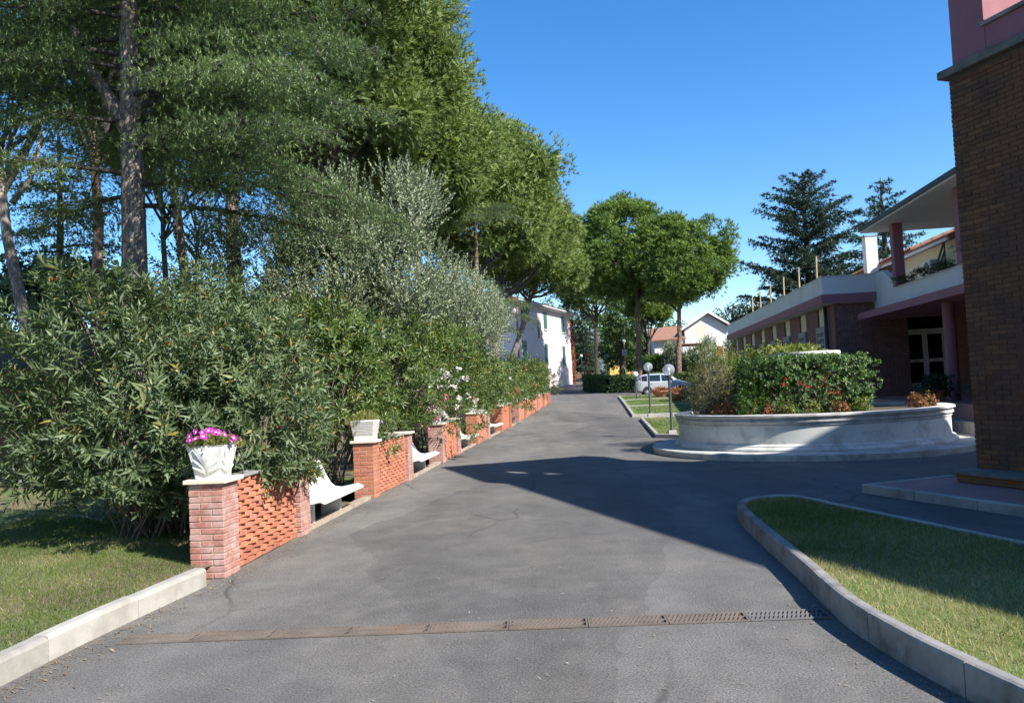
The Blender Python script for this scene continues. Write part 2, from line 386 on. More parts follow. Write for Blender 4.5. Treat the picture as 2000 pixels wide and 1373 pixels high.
X['navy'] = mat_plain('navy_paint', (.035, .07, .14), .25, .02, 3, 0, metal=.2)
X['carglass'] = mat_plain('tinted_glass', (.012, .02, .022), .05, .02, 3, 0, spec=.7)
X['paneglass'] = mat_plain('dark_pane', (.008, .009, .011), .08, .02, 3, 0, spec=.5)
X['rim'] = mat_plain('alloy', (.62, .62, .63), .35, .03, 3, 0, metal=.5)
X['red_lens'] = mat_plain('red_lens', (.42, .03, .03), .2, .05, 3, 0)
X['globe'] = mat_glass('clear_globe')
X['opal'] = mat_plain('opal_globe', (.84, .84, .82), .25, .02, 3, 0)
X['yellow_wall'] = mat_plain('yellow_plaster', (.62, .42, .11), .85, .06, 2, .1, 50)
X['lawn'] = mat_lawn('lawn', [(.07, .12, .022), (.13, .19, .045)], [(.22, .19, .09), (.15, .13, .06)], .58)
X['lawn_left'] = mat_lawn('lawn_under_trees', [(.075, .115, .024), (.135, .18, .05)], [(.13, .095, .06), (.19, .145, .095)], .49)
X['hill'] = mat_plain('hazy_hill', (.09, .13, .12), .95, .3, .02, 0)  # distance haze put into the colour as a grey-blue cast
X['ground'] = mat_lawn('ground', [(.06, .085, .03), (.10, .12, .05)], [(.15, .12, .08), (.2, .16, .11)], .5)
X['bark_pine'] = mat_bark('pine_bark', (.20, .165, .14), (.40, .345, .30), 9)
X['bark_red'] = mat_bark('reddish_pine_bark', (.17, .10, .07), (.34, .22, .16), 8)
X['bark_dark'] = mat_bark('dark_bark', (.06, .05, .042), (.13, .11, .095), 14, .6)
X['bark_olive'] = mat_bark('olive_bark', (.14, .125, .105), (.27, .25, .22), 16, .6)
X['stem'] = mat_plain('grey_stem', (.13, .105, .08), .85, .2, 20, .3, 60)
X['leaf_oleander'] = mat_leaf('oleander_leaf', [(0, (.062, .096, .042)), (.5, (.118, .165, .075)), (.82, (.175, .225, .115)), (.95, (.21, .22, .07)), (1, (.34, .26, .07))], .48, .28, .4)
X['leaf_oleander2'] = mat_leaf('oleander_leaf_fresh', [(0, (.052, .090, .022)), (.5, (.102, .155, .040)), (.85, (.16, .215, .06)), (.97, (.20, .20, .05)), (1, (.32, .22, .06))], .4, .3, .5)
X['leaf_olive'] = mat_leaf('olive_leaf', [(0, (.085, .12, .058)), (.5, (.22, .26, .155)), (1, (.44, .47, .34))], .5, .2, .4, (1.1, 1.15, .8))
X['needle_pine'] = mat_leaf('pine_needle', [(0, (.080, .122, .032)), (.5, (.175, .235, .066)), (1, (.30, .355, .125))], .55, .22, .3)
X['needle_pine_fresh'] = mat_leaf('pine_needle_fresh', [(0, (.06, .11, .022)), (.5, (.15, .225, .05)), (1, (.27, .35, .095))], .55, .24, .3)
X['needle_cedar'] = mat_leaf('cedar_needle', [(0, (.078, .122, .052)), (.5, (.18, .25, .112)), (1, (.34, .42, .215))], .5, .14, .35, (1.1, 1.2, .8))
X['needle_cedar_blue'] = mat_leaf('blue_cedar_needle', [(0, (.032, .056, .038)), (.5, (.064, .098, .066)), (1, (.115, .155, .11))], .55, .15, .3, (1.05, 1.15, .9))
X['leaf_dark'] = mat_leaf('dark_leaf', [(0, (.018, .036, .012)), (.6, (.042, .072, .025)), (1, (.085, .12, .04))], .45, .2, .4)
X['leaf_gloss'] = mat_leaf('glossy_leaf', [(0, (.026, .062, .016)), (.6, (.075, .145, .038)), (.9, (.15, .235, .055)), (1, (.30, .36, .06))], .42, .28, .45)
X['leaf_bright'] = mat_leaf('bright_leaf', [(0, (.05, .11, .014)), (.6, (.10, .19, .028)), (1, (.18, .27, .05))], .45, .35, .4)
X['leaf_vine'] = mat_leaf('vine_leaf', [(0, (.10, .13, .03)), (.6, (.19, .22, .055)), (1, (.30, .29, .10))], .5, .35, .4)
X['leaf_dry'] = mat_leaf('dry_bush_leaf', [(0, (.11, .10, .06)), (.5, (.20, .185, .11)), (.8, (.13, .14, .05)), (1, (.34, .30, .21))], .6, .2, .3)
X['leaf_hedge'] = mat_leaf('hedge_leaf', [(0, (.040, .080, .022)), (.6, (.085, .14, .036)), (1, (.15, .20, .06))], .45, .25, .4)
X['leaf_rust'] = mat_leaf('rusty_leaf', [(0, (.16, .055, .025)), (.5, (.30, .11, .05)), (.8, (.20, .17, .06)), (1, (.36, .22, .10))], .6, .25, .3)
X['grass'] = mat_leaf('grass_blade', [(0, (.055, .092, .016)), (.5, (.105, .155, .03)), (.72, (.18, .20, .055)), (.85, (.29, .255, .11)), (1, (.40, .35, .19))], .5, .35, .3)
def petal(name, c, c2): return mat_leaf(name, [(0, c), (1, c2)], .5, .3, .2, (1, .9, .9))
X['magenta'] = petal('magenta_petal', (.42, .03, .30), (.62, .08, .48))
X['fl_white'] = petal('white_petal', (.72, .72, .66), (.85, .84, .8))
X['fl_pink'] = petal('pink_petal', (.66, .17, .30), (.80, .36, .45))
X['fl_red'] = petal('red_petal', (.55, .03, .04), (.72, .09, .07))
X['fl_coral'] = petal('coral_petal', (.72, .16, .18), (.82, .32, .28))
X['fl_violet'] = petal('violet_petal', (.20, .12, .30), (.35, .24, .45))
X['fl_orange'] = petal('faded_orange_bloom', (.45, .16, .04), (.6, .26, .09))

# ------------------------------------------------------------------ foliage generators (numpy)
def unit(a): return a / np.maximum(np.linalg.norm(a, axis=-1, keepdims=True), 1e-9)
def rdir(rng, n): return unit(rng.normal(size=(n, 3)))
class Fol:
    def __init__(s): s.V = []; s.F = []; s.T = []; s.n = 0
    def leaves(s, P, D, Nn, L, Wd, tint, fold=.25, bend=0.0):
        """two-triangle folded blade per leaf"""
        n = len(P); D = unit(D); Sd = unit(np.cross(D, Nn)); U = unit(np.cross(Sd, D))
        L = np.broadcast_to(np.asarray(L, float), (n,))[:, None]; Wd = np.broadcast_to(np.asarray(Wd, float), (n,))[:, None]
        m = P + D * L * .45; tip = P + D * L - U * L * bend
        V = np.stack([P, m + Sd * Wd * .5 + U * Wd * fold, tip, m - Sd * Wd * .5 + U * Wd * fold], 1).reshape(-1, 3)
        b = s.n + 4 * np.arange(n)[:, None]
        F = np.concatenate([b + [0, 1, 2], b + [0, 2, 3]], 1).reshape(-1, 3)
        s.V.append(V); s.F.append(F); s.T.append(np.repeat(tint, 2)); s.n += 4 * n
    def needles(s, P, D, L, Wd, tint, rng, Nn=None):
        n = len(P); D = unit(D); Sd = unit(np.cross(D, rdir(rng, n) if Nn is None else Nn))
        L = np.broadcast_to(np.asarray(L, float), (n,))[:, None]; Wd = np.broadcast_to(np.asarray(Wd, float), (n,))[:, None]
        V = np.stack([P - Sd * Wd * .5, P + Sd * Wd * .5, P + D * L], 1).reshape(-1, 3)
        s.V.append(V); s.F.append(s.n + np.arange(3 * n).reshape(-1, 3)); s.T.append(np.asarray(tint)); s.n += 3 * n
    def build(s, name, mat, parent, kind='stuff'):
        me = fast_mesh(name, np.concatenate(s.V), np.concatenate(s.F), np.clip(np.concatenate(s.T), 0, 1), mat)
        return ob(name, me, None, parent, kind=kind)

def whorls(fol, rng, P, D, nw, per, shoot, L, Wd, tint0, spread=(35, 78), tvar=.22, bend=.06, fold=.22):
    """leafy shoots: per shoot nw whorls of `per` leaves along the last `shoot` metres"""
    n = len(P); D = unit(D); a = unit(np.cross(D, rdir(rng, n))); b = np.cross(D, a)
    for w in range(nw):
        s = w / max(1, nw - 1)
        base = P + D * shoot * s
        for k in range(per):
            ph = (2 * math.pi * k / per + w * 1.1) + rng.uniform(-.3, .3, n)
            rad = a * np.cos(ph)[:, None] + b * np.sin(ph)[:, None]
            th = np.radians(spread[1] + (spread[0] - spread[1]) * s + rng.uniform(-14, 14, n))
            d = D * np.cos(th)[:, None] + rad * np.sin(th)[:, None]
            ll = L * rng.uniform(.65, 1.1, n) * (1 - .25 * s)
            fol.leaves(base + rng.normal(0, .006, (n, 3)), d, D + rdir(rng, n) * .3, ll, Wd * rng.uniform(.8, 1.15, n), tint0 + rng.normal(0, tvar, n), fold, bend)

def lumpy(rng, dirs, amp=.18, k=5):
    f = np.ones(len(dirs))
    for _ in range(k):
        w = rdir(rng, 1)[0] * rng.uniform(2, 5); f += amp / k * 2 * np.sin(dirs @ w * 1.0 + rng.uniform(0, 6.3)) * 1.2
    return f

def place_shrub(name, label, cat, loc, rad, h, mat, seed, shoots, L, Wd, nw=5, per=3, shoot=.22, tint=.45, group=None, zmin=.06, stems=26, stemr=.014, inner=.5, upb=.55, tvar=.22, flowers=None, spread=(35, 78), amp=.22, stem_mat=None, lowz=-.82, boxy=None):
    rng = np.random.default_rng(seed); t = thing(name, label, cat, loc, 0, group)
    rx, ry = rad; cz = h * .54; rz = h * .5
    d = rdir(rng, shoots); d[:, 2] = np.where(d[:, 2] < lowz, -d[:, 2], d[:, 2])
    rr = (inner + (1 - inner) * rng.uniform(0, 1, shoots) ** .5) * lumpy(rng, d, amp)
    e = d if boxy is None else np.sign(d) * np.abs(d) ** boxy / np.max(np.abs(d) ** boxy, 1, keepdims=True) * .97
    P = e * rr[:, None] * np.array([rx, ry, rz]) + np.array([0, 0, cz]); P[:, 2] = np.maximum(P[:, 2], zmin)
    D = unit(d * [1, 1, .7] + np.array([0, 0, upb]) + rdir(rng, shoots) * .62)
    fol = Fol(); tb = tint + rng.normal(0, .10, shoots)
    sc = rng.uniform(.62, 1.22, shoots); whorls(fol, rng, P, D, nw, per, shoot, L * sc, Wd * (.6 + .4 * sc), tb, spread, tvar, .13)
    fol.build('foliage', mat, t)
    m = MB(); rd = random.Random(seed)
    idx = rng.choice(shoots, min(stems, shoots), replace=False)
    for i in idx:
        a = rd.uniform(0, 6.28); q = rd.uniform(.03, .35) * min(rx, ry)
        p0 = Vector((q * math.cos(a), q * math.sin(a), -.03)); p2 = Vector(P[i]); p1 = p0.lerp(p2, .5) + Vector((rd.uniform(-.1, .1), rd.uniform(-.1, .1), .12 * h))
        m.tube([p0, p0.lerp(p1, .6), p1, p1.lerp(p2, .5) + Vector((0, 0, .02)), p2], [stemr, stemr * .85, stemr * .65, stemr * .5, stemr * .3], 5, False)
    m.build('stems', stem_mat or X['stem'], t, True, kind='stuff')
    if flowers:
        for fm, cnt, size, zone in flowers:
            ff = Fol(); cand = np.where(rr > .68)[0]
            if zone is not None: cand = np.array([i for i in cand if zone(P[i])])
            if len(cand) == 0: continue
            pick = rng.choice(cand, min(cnt, len(cand)), replace=False)
            for i in pick:
                n = 16; c = P[i] + D[i] * (shoot + .03); dd = unit(D[i] + rdir(rng, n) * .9)
                ff.leaves(c + rdir(rng, n) * size * .7, dd, rdir(rng, n), size * .8, size * .75, rng.uniform(0, 1, n), .1)
            ff.build('blossoms', X[fm], t)
    return t

def pine(name, label, base, top, crown, cr, seed, puffs=70, tufts=55, needle=(.24, .016), per=9, trunk_r=.25, mat='needle_pine', bark='bark_pine', group=None, limbs=10, zlow=-.3, mid=None, tint=.5, puff=.26, fork=None):
    """umbrella pine: base, top of bare trunk, crown centre (world), crown half sizes"""
    rng = np.random.default_rng(seed); rd = random.Random(seed)
    B = Vector(base); t = thing(name, label, 'tree', base, 0, group)
    T = Vector(top) - B; Cn = np.array(Vector(crown) - B); cr = np.array(cr, float)
    m = MB(); pts = [Vector((0, 0, -.1))]; nseg = 7
    for i in range(1, nseg + 1):
        s = i / nseg; p = T * s + Vector((rd.uniform(-1, 1), rd.uniform(-1, 1), 0)) * .035 * T.length * .3 * math.sin(math.pi * s)
        if mid is not None: p += Vector(mid) * math.sin(math.pi * s)
        pts.append(p)
    rads = [trunk_r * (1.25 if i == 0 else 1.0 - .45 * i / nseg) * rd.uniform(.96, 1.04) for i in range(nseg + 1)]
    tr = m.tube(pts, rads, 12).build('trunk', X[bark], t, True)
    d = rdir(rng, puffs * 3); d = d[d[:, 2] > zlow][:puffs]; n = len(d)
    q = rng.uniform(.55, 1, n) ** .5 * lumpy(rng, d, .16)
    flat = np.where(d[:, 2] < 0, .8, 1.0)
    Cp = Cn + d * q[:, None] * cr * np.stack([np.ones(n), np.ones(n), flat], 1)
    rp = puff * cr.mean() * rng.uniform(.6, 1.35, n)
    k = tufts
    dd = unit(rdir(rng, n * k) + np.repeat(d * .55 + [0, 0, .45], k, 0))
    P = np.repeat(Cp, k, 0) + dd * (np.repeat(rp, k) * rng.uniform(.55, 1.05, n * k))[:, None] * [1, 1, .75]
    axis = unit(dd + np.array([0, 0, .5]) + rdir(rng, n * k) * .3)
    tb = np.repeat(tint + rng.normal(0, .13, n), k) + rng.normal(0, .1, n * k)
    nd = unit(np.repeat(axis, per, 0) + rdir(rng, n * k * per) * .75)
    fol = Fol(); fol.needles(np.repeat(P, per, 0), nd, needle[0] * rng.uniform(.7, 1.15, n * k * per), needle[1], np.repeat(tb, per), rng, np.repeat(dd * [1, 1, .8] + [0, 0, .35], per, 0) + rdir(rng, n * k * per) * .45)
    q = 110                                                 # darker fill triangles painting the shade deep inside each clump
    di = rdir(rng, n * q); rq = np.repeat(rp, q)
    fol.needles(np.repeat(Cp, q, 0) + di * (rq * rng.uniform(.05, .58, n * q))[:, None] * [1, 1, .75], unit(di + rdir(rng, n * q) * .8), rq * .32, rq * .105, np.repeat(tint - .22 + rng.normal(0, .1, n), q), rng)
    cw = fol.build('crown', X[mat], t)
    lm = MB()
    order = rng.permutation(n)[:limbs]
    for i in order:
        s = rd.uniform(.84, 1.0); p0 = T * s; p2 = Vector(Cp[i]); p1 = p0.lerp(p2, .5) + Vector((0, 0, -.08 * (p2 - p0).length))
        r0 = trunk_r * rd.uniform(.28, .42)
        lm.tube([p0, p0.lerp(p1, .55), p1, p1.lerp(p2, .55), p2], [r0, r0 * .85, r0 * .7, r0 * .5, r0 * .22], 7, False)
    for i in order[:max(3, limbs // 2)]:
        for _ in range(3):
            j = rd.randrange(n); p0 = Vector(Cp[i]).lerp(T, .35); p2 = Vector(Cp[j])
            if (p2 - p0).length < cr[0] * 1.1:
                r0 = trunk_r * .14; lm.tube([p0, p0.lerp(p2, .5) + Vector((0, 0, -.1)), p2], [r0, r0 * .7, r0 * .3], 5, False)
    lm.build('limbs', X['bark_dark'], t, True)
    if fork:
        fm = MB()
        for pts_, r0 in fork:
            fm.tube([Vector(p) - B for p in pts_], [r0 * (1 - .5 * i / (len(pts_) - 1)) for i in range(len(pts_))], 8)
        fm.build('fork', X[bark], t, True)
    return t

def cedar(name, label, base, H, trunk_r, boughs, seed, step=.075, per=8, needle=(.055, .010), mat='needle_cedar', bark='bark_pine', group=None, twig=.32, tstep=.16, lean=(0, 0), fork=None, trunk_pts=None):
    """boughs: list of (z0, azimuth, length, rise, droop)"""
    rng = np.random.default_rng(seed); rd = random.Random(seed); B = Vector(base)
    t = thing(name, label, 'tree', base, 0, group)
    def axis_at(z): return Vector((lean[0] * z, lean[1] * z, z))
    m = MB(); n = 9
    m.tube([axis_at(H * i / n - (.1 if i == 0 else 0)) + Vector((rd.uniform(-1, 1), rd.uniform(-1, 1), 0)) * trunk_r * .12 for i in range(n + 1)],
           [trunk_r * (1.2 if i == 0 else (1 - i / n) ** .7 + .06) for i in range(n + 1)], 12)
    m.build('trunk', X[bark], t, True)
    bm_ = MB(); P = []; A = []; TT = []
    for (z0, az, L, rise, droop) in boughs:
        dh = Vector((math.cos(az), math.sin(az), 0)); sd = Vector((-dh.y, dh.x, 0)); st = axis_at(z0)
        curv = rd.uniform(-.15, .15)
        def pos(s): return st + dh * L * s + sd * curv * L * s * s + Vector((0, 0, L * (rise * s - droop * s * s)))
        r0 = max(.018, .008 * L + trunk_r * .06)
        bm_.tube([pos(i / 6) for i in range(7)], [r0 * (1 - .85 * i / 6) for i in range(7)], 6, False)
        tb = rd.gauss(.5, .12)
        s = .14
        while s < 1.0:
            for sg in (-1, 1):
                tl = twig * L * (1.08 - s) ** .8 * rd.uniform(.55, 1.15) + .12
                ang = R(rd.uniform(38, 68)) * sg
                td = (dh * math.cos(ang) + sd * math.sin(ang)); p0 = pos(s); tz = rise - 2 * droop * s
                dr_t = rd.uniform(.15, .62); k = max(2, int(tl / step)); u = np.linspace(.05, 1, k)
                tp = np.array(p0) + np.outer(u * tl, np.array(td)) + np.stack([np.zeros(k), np.zeros(k), u * tl * tz * .5 - dr_t * tl * u * u], 1)
                # side sprays
                j = rng.integers(1, 4, k)
                for q in range(3):
                    mk = j > q
                    off = rng.normal(0, .12 * (tl / .8) ** .5, (mk.sum(), 3)) * [1, 1, .75]
                    P.append(tp[mk] + off); A.append(np.repeat(np.array([td]), mk.sum(), 0)); TT.append(np.full(mk.sum(), tb + rd.gauss(0, .06)))
                if rd.random() < .5: bm_.tube([p0, p0 + td * tl * .5 + Vector((0, 0, tl * (tz * .25 - .055))), Vector(tp[-1])], [r0 * .22, r0 * .15, .003], 4, False)
            s += tstep / L * rd.uniform(.8, 1.2)
    bm_.build('boughs', X['bark_dark'], t, True, kind='stuff')
    P = np.concatenate(P); A = np.concatenate(A); TT = np.concatenate(TT); n = len(P)
    nd = unit(np.repeat(A, per, 0) * .7 + np.array([0, 0, .12]) + rdir(rng, n * per) * .95)
    fol = Fol(); fol.needles(np.repeat(P, per, 0), nd, needle[0] * rng.uniform(.7, 1.2, n * per), needle[1], np.repeat(TT + rng.normal(0, .09, n), per), rng, np.array([0, 0, 1.]) + rdir(rng, n * per) * .55)
    pick = rng.random(n) < .5; m_ = int(pick.sum())         # broad fill along the twigs, tinted darker to paint inner shade
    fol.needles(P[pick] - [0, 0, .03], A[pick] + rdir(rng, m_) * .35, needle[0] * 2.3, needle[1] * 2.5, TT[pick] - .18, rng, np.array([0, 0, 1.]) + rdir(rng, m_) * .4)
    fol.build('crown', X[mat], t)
    if fork:
        fm = MB()
        for pts_, r0 in fork: fm.tube([Vector(p) - B for p in pts_], [r0 * (1 - .55 * i / (len(pts_) - 1)) for i in range(len(pts_))], 10)
        fm.build('fork', X[bark], t, True)
    return t

def broad_tree(name, label, base, crown, cr, seed, clumps=60, shoots=26, L=.16, Wd=.07, mat='leaf_dark', bark='bark_dark', trunk_r=.18, cat='tree', group=None, nw=3, per=4, shoot=.2, tint=.5, up=.2, spread=(40, 85), puff=.3, trunks=1, lobes=()):
    rng = np.random.default_rng(seed); rd = random.Random(seed); B = Vector(base); t = thing(name, label, cat, base, 0, group)
    Cn = np.array(Vector(crown) - B); cr = np.array(cr, float)
    d = rdir(rng, clumps); q = rng.uniform(.25, 1, clumps) ** .45 * lumpy(rng, d, .2)
    Cp = Cn + d * q[:, None] * cr * .85
    for (lc, lr, cnt) in lobes:
        dl = rdir(rng, cnt); Cp = np.concatenate([Cp, np.array(Vector(lc) - B) + dl * rng.uniform(.3, 1, (cnt, 1)) ** .5 * np.array(lr)]); d = np.concatenate([d, dl]); clumps += cnt
    rp = puff * cr.mean() * rng.uniform(.6, 1.2, clumps)
    dd = unit(rdir(rng, clumps * shoots) + np.repeat(d * .5, shoots, 0))
    P = np.repeat(Cp, shoots, 0) + dd * (np.repeat(rp, shoots) * rng.uniform(.4, 1.05, clumps * shoots))[:, None]
    P[:, 2] = np.maximum(P[:, 2], .15)
    D = unit(dd + np.array([0, 0, up]) + rdir(rng, len(P)) * .35)
    fol = Fol(); whorls(fol, rng, P, D, nw, per, shoot, L, Wd, np.repeat(tint + rng.normal(0, .12, clumps), shoots), spread)
    fol.build('crown', X[mat], t)
    m = MB()
    for k in range(trunks):
        a = rd.uniform(0, 6.28); o = Vector((math.cos(a), math.sin(a), 0)) * (trunk_r * 1.4 if trunks > 1 else 0)
        T = Vector(Cn) * .8 + o * 3; m.tube([o + Vector((0, 0, -.1)), o + T * .3 + Vector((rd.uniform(-.1, .1), rd.uniform(-.1, .1), 0)), o + T * .65, T], [trunk_r * 1.2, trunk_r, trunk_r * .75, trunk_r * .4], 9)
    m.build('trunk', X[bark], t, True)
    lm = MB()
    for i in rng.permutation(clumps)[:min(14, clumps)]:
        p0 = Vector(Cn) * rd.uniform(.35, .8); p2 = Vector(Cp[i]); lm.tube([p0, p0.lerp(p2, .5) + Vector((0, 0, .05)), p2], [trunk_r * .35, trunk_r * .25, trunk_r * .08], 5, False)
    lm.build('limbs', X[bark], t, True)
    return t

# ------------------------------------------------------------------ the setting: ground, drive, lawns, kerbs
def sheet(name, rows, dz, mat, nx=1):
    V = []; F = []
    for (y, x0, x1) in rows:
        for i in range(nx + 1): V.append((x0 + (x1 - x0) * i / nx, y, g(y) + dz))
    for j in range(len(rows) - 1):
        for i in range(nx):
            a = j * (nx + 1) + i; F.append((a, a + 1, a + nx + 2, a + nx + 1))
    return tag(ob(name, fast_mesh(name, V, F, None, mat)), kind='structure')
ys = list(np.arange(-25, 100.1, 1.0))
sheet('ground', [(y, -900, 900) for y in list(np.arange(-60, 8, 30)) + [8, 20, 34, 48, 58, 70, 83, 120, 400, 1500]], -.06, X['ground'], 6)
sheet('driveway', [(y, wx(y) - .3 if y > 8 else wx(y) - .04, 34) for y in ys], 0, X['asphalt'], 6)
sheet('lawn_under_the_trees', [(y, -70, wx(y) - (.42 if y > 8.3 else .10)) for y in list(np.arange(-12, 8.2, 1.5)) + [8.25, 8.35] + list(np.arange(9, 75, 1.5))], .14, X['lawn_left'], 4)
# wooded hills behind everything
rd = random.Random(3); V = []; F = []
hx = np.linspace(-700, 900, 90)
for j, (yy, k) in enumerate(((560, 0), (640, .75), (760, 1.0), (900, .8))):
    for i, x in enumerate(hx):
        V.append((x, yy, 9 + k * (34 + 9 * math.sin(x * .011 + 1) + 6 * math.sin(x * .031) + rd.uniform(-1.2, 1.2))))
for j in range(3):
    for i in range(len(hx) - 1):
        a = j * len(hx) + i; F.append((a, a + 1, a + len(hx) + 1, a + len(hx)))
tag(ob('hills', fast_mesh('hills', V, F, None, X['hill'])), 'low wooded hills on the horizon behind the houses', kind='structure')

def resample(pts, step):
    P = [Vector((x, y, 0)) for x, y in pts]; out = [P[0]]; acc = 0
    for a, b in zip(P, P[1:]):
        L = (b - a).length; n = max(1, int(round(L / step)))
        for i in range(1, n + 1): out.append(a.lerp(b, i / n))
    return out
def smooth_path(pts, n=6):
    P = [Vector((x, y, 0)) for x, y in pts]; out = []
    for i in range(len(P) - 1):
        p0, p1, p2, p3 = P[max(i - 1, 0)], P[i], P[i + 1], P[min(i + 2, len(P) - 1)]
        for k in range(n):
            t = k / n
            out.append(.5 * ((2 * p1) + (p2 - p0) * t + (2 * p0 - 5 * p1 + 4 * p2 - p3) * t * t + (3 * p1 - p0 - 3 * p2 + p3) * t ** 3))
    out.append(P[-1]); return [(p.x, p.y) for p in out]
def kerb(name, label, path, width, height, stone, mat, side=1, gap=.008, rnd=.02, z0=-.05):
    root = bpy.data.objects.new(name, None); link(root); tag(root, label, kind='structure')
    P = resample(path, .12); d = [0]
    for a, b in zip(P, P[1:]): d.append(d[-1] + (b - a).length)
    tot = d[-1]; D = np.array(d); PX = np.array([p.x for p in P]); PY = np.array([p.y for p in P])
    n = max(1, int(round(tot / stone)))
    rdk = random.Random(len(path) * 7)
    for k in range(n):
        a, b = tot * k / n + gap / 2, tot * (k + 1) / n - gap / 2; m = max(2, int((b - a) / .14) + 1)
        dz = rdk.uniform(-.006, .006); v = []
        for i in range(m):
            s = a + (b - a) * i / (m - 1); x, y = np.interp(s, D, PX), np.interp(s, D, PY)
            x2, y2 = np.interp(min(s + .1, tot), D, PX), np.interp(min(s + .1, tot), D, PY); x1, y1 = np.interp(max(s - .1, 0), D, PX), np.interp(max(s - .1, 0), D, PY)
            tx, ty = x2 - x1, y2 - y1; l = math.hypot(tx, ty) or 1; nx_, ny_ = -ty / l * side, tx / l * side; zz = g(y)
            for (o, h) in ((0, z0), (0, height - rnd), (rnd * .35, height - rnd * .3), (rnd * 1.2, height), (width - rnd, height), (width, height - rnd * .8), (width, z0)):
                v.append((x + nx_ * o, y + ny_ * o, zz + h + (dz if h > 0 else 0)))
        f = [(i * 7 + j, i * 7 + j + 1, (i + 1) * 7 + j + 1, (i + 1) * 7 + j) for i in range(m - 1) for j in range(6)]
        f += [tuple(range(7)), tuple(range((m - 1) * 7, m * 7))[::-1]]
        MB().add(v, f).build('kerbstone', mat, root)
    return root
def inpoly(P, poly):
    x, y = P[:, 0], P[:, 1]; c = np.zeros(len(P), bool); n = len(poly)
    for i in range(n):
        (xi, yi), (xj, yj) = poly[i], poly[i - 1]
        k = ((yi > y) != (yj > y)) & (x < (xj - xi) * (y - yi) / (yj - yi + 1e-12) + xi); c ^= k
    return c
def grass(name, label, poly, dens, zoff, h, wd, seed, dryf=None, parent=None, base=.42):
    rng = np.random.default_rng(seed); xs = [p[0] for p in poly]; yy = [p[1] for p in poly]
    n = int(dens * (max(xs) - min(xs)) * (max(yy) - min(yy)))
    P = np.stack([rng.uniform(min(xs), max(xs), n), rng.uniform(min(yy), max(yy), n)], 1); P = P[inpoly(P, poly)]; n = len(P)
    nz = np.zeros(n)
    for _ in range(7):
        w = rng.normal(size=2) * rng.uniform(.8, 4); nz += np.sin(P @ w + rng.uniform(0, 6.3))
    nz /= 3
    tint = base + .22 * nz + rng.normal(0, .19, n)
    if dryf is not None: tint += dryf(P)
    keep = rng.uniform(0, 1, n) < np.clip(1.0 - .35 * np.maximum(0, nz), .35, 1); P = P[keep]; tint = tint[keep]; n = len(P)
    Z = np.interp(P[:, 1], [p[0] for p in PROF], [p[1] for p in PROF]) + zoff
    P3 = np.column_stack([P, Z]); D = unit(np.column_stack([rng.normal(0, .55, n), rng.normal(0, .55, n), np.ones(n)]))
    fol = Fol(); fol.needles(P3, D, h * rng.uniform(.5, 1.2, n), wd, tint, rng)
    o = fol.build(name, X['grass'], parent); tag(o, label, None if parent else 'grass', kind='stuff'); return o

# left kerb
kerb('kerb_left', 'pale concrete kerb along the left lawn, ending at the first brick pier', [(wx(y), y) for y in np.arange(.4, 8.06, .3)], .15, .18, 1.12, X['concrete'], 1, rnd=.03)
# right island
ISL = smooth_path([(2.75, 1.5), (2.55, 3.2), (2.43, 3.98), (2.36, 4.4), (2.29, 4.96), (2.27, 5.82), (2.41, 7.02), (2.58, 8.8), (2.73, 10.05), (2.88, 10.5), (3.1, 10.74), (3.4, 10.84)], 5)
ISR = smooth_path([(3.4, 10.84), (3.66, 10.72), (3.80, 10.35), (4.25, 8.52), (4.60, 7.1), (5.3, 4.4), (5.9, 1.5)], 5)
kerb('kerb_island', 'weathered concrete kerb curving round the near lawn island', ISL, .11, .20, .95, X['concrete_grey'], -1, rnd=.025)
kerb('kerb_island_back', 'thin pale kerb on the far side of the lawn island', ISR, .07, .20, 1.0, X['concrete'], -1, rnd=.012)
isl_poly = [(x + .1, y) for x, y in ISL] + [(x - .05, y) for x, y in ISR[1:]]
tag(MB().prism(isl_poly[::-1], .0, .165).build('lawn_island', X['lawn']), kind='structure')
islp = np.array(ISL)
def dry_isl(P):
    d = np.min(np.hypot(P[:, None, 0] - islp[None, ::3, 0], P[:, None, 1] - islp[None, ::3, 1]), 1); return np.clip(.55 - d * 1.0, 0, .6) * .9
grass('island_grass', 'mown grass with dry tan edges on the lawn island by the kerb', [(x + .07, y) for x, y in ISL if y > 2.5] + [(x - .05, y) for x, y in ISR[1:] if y > 2.5], 5000, .155, .06, .0066, 5, dry_isl, base=.5)
grass('left_lawn_grass', 'short patchy grass on the left lawn beside the kerb', [(-3.62, 4.2), (-3.5, 6.2), (-3.3, 8.1), (-3.6, 9.5), (-7.6, 13), (-7.0, 4.2)], 3000, .135, .05, .0068, 6, None, base=.5)
grass('shady_lawn_grass', 'sparse grass under the trees behind the large oleander', [(-8, 10), (-4, 13), (-5, 17), (-16, 19), (-14, 10)], 400, .135, .05, .01, 7, None, base=.5)

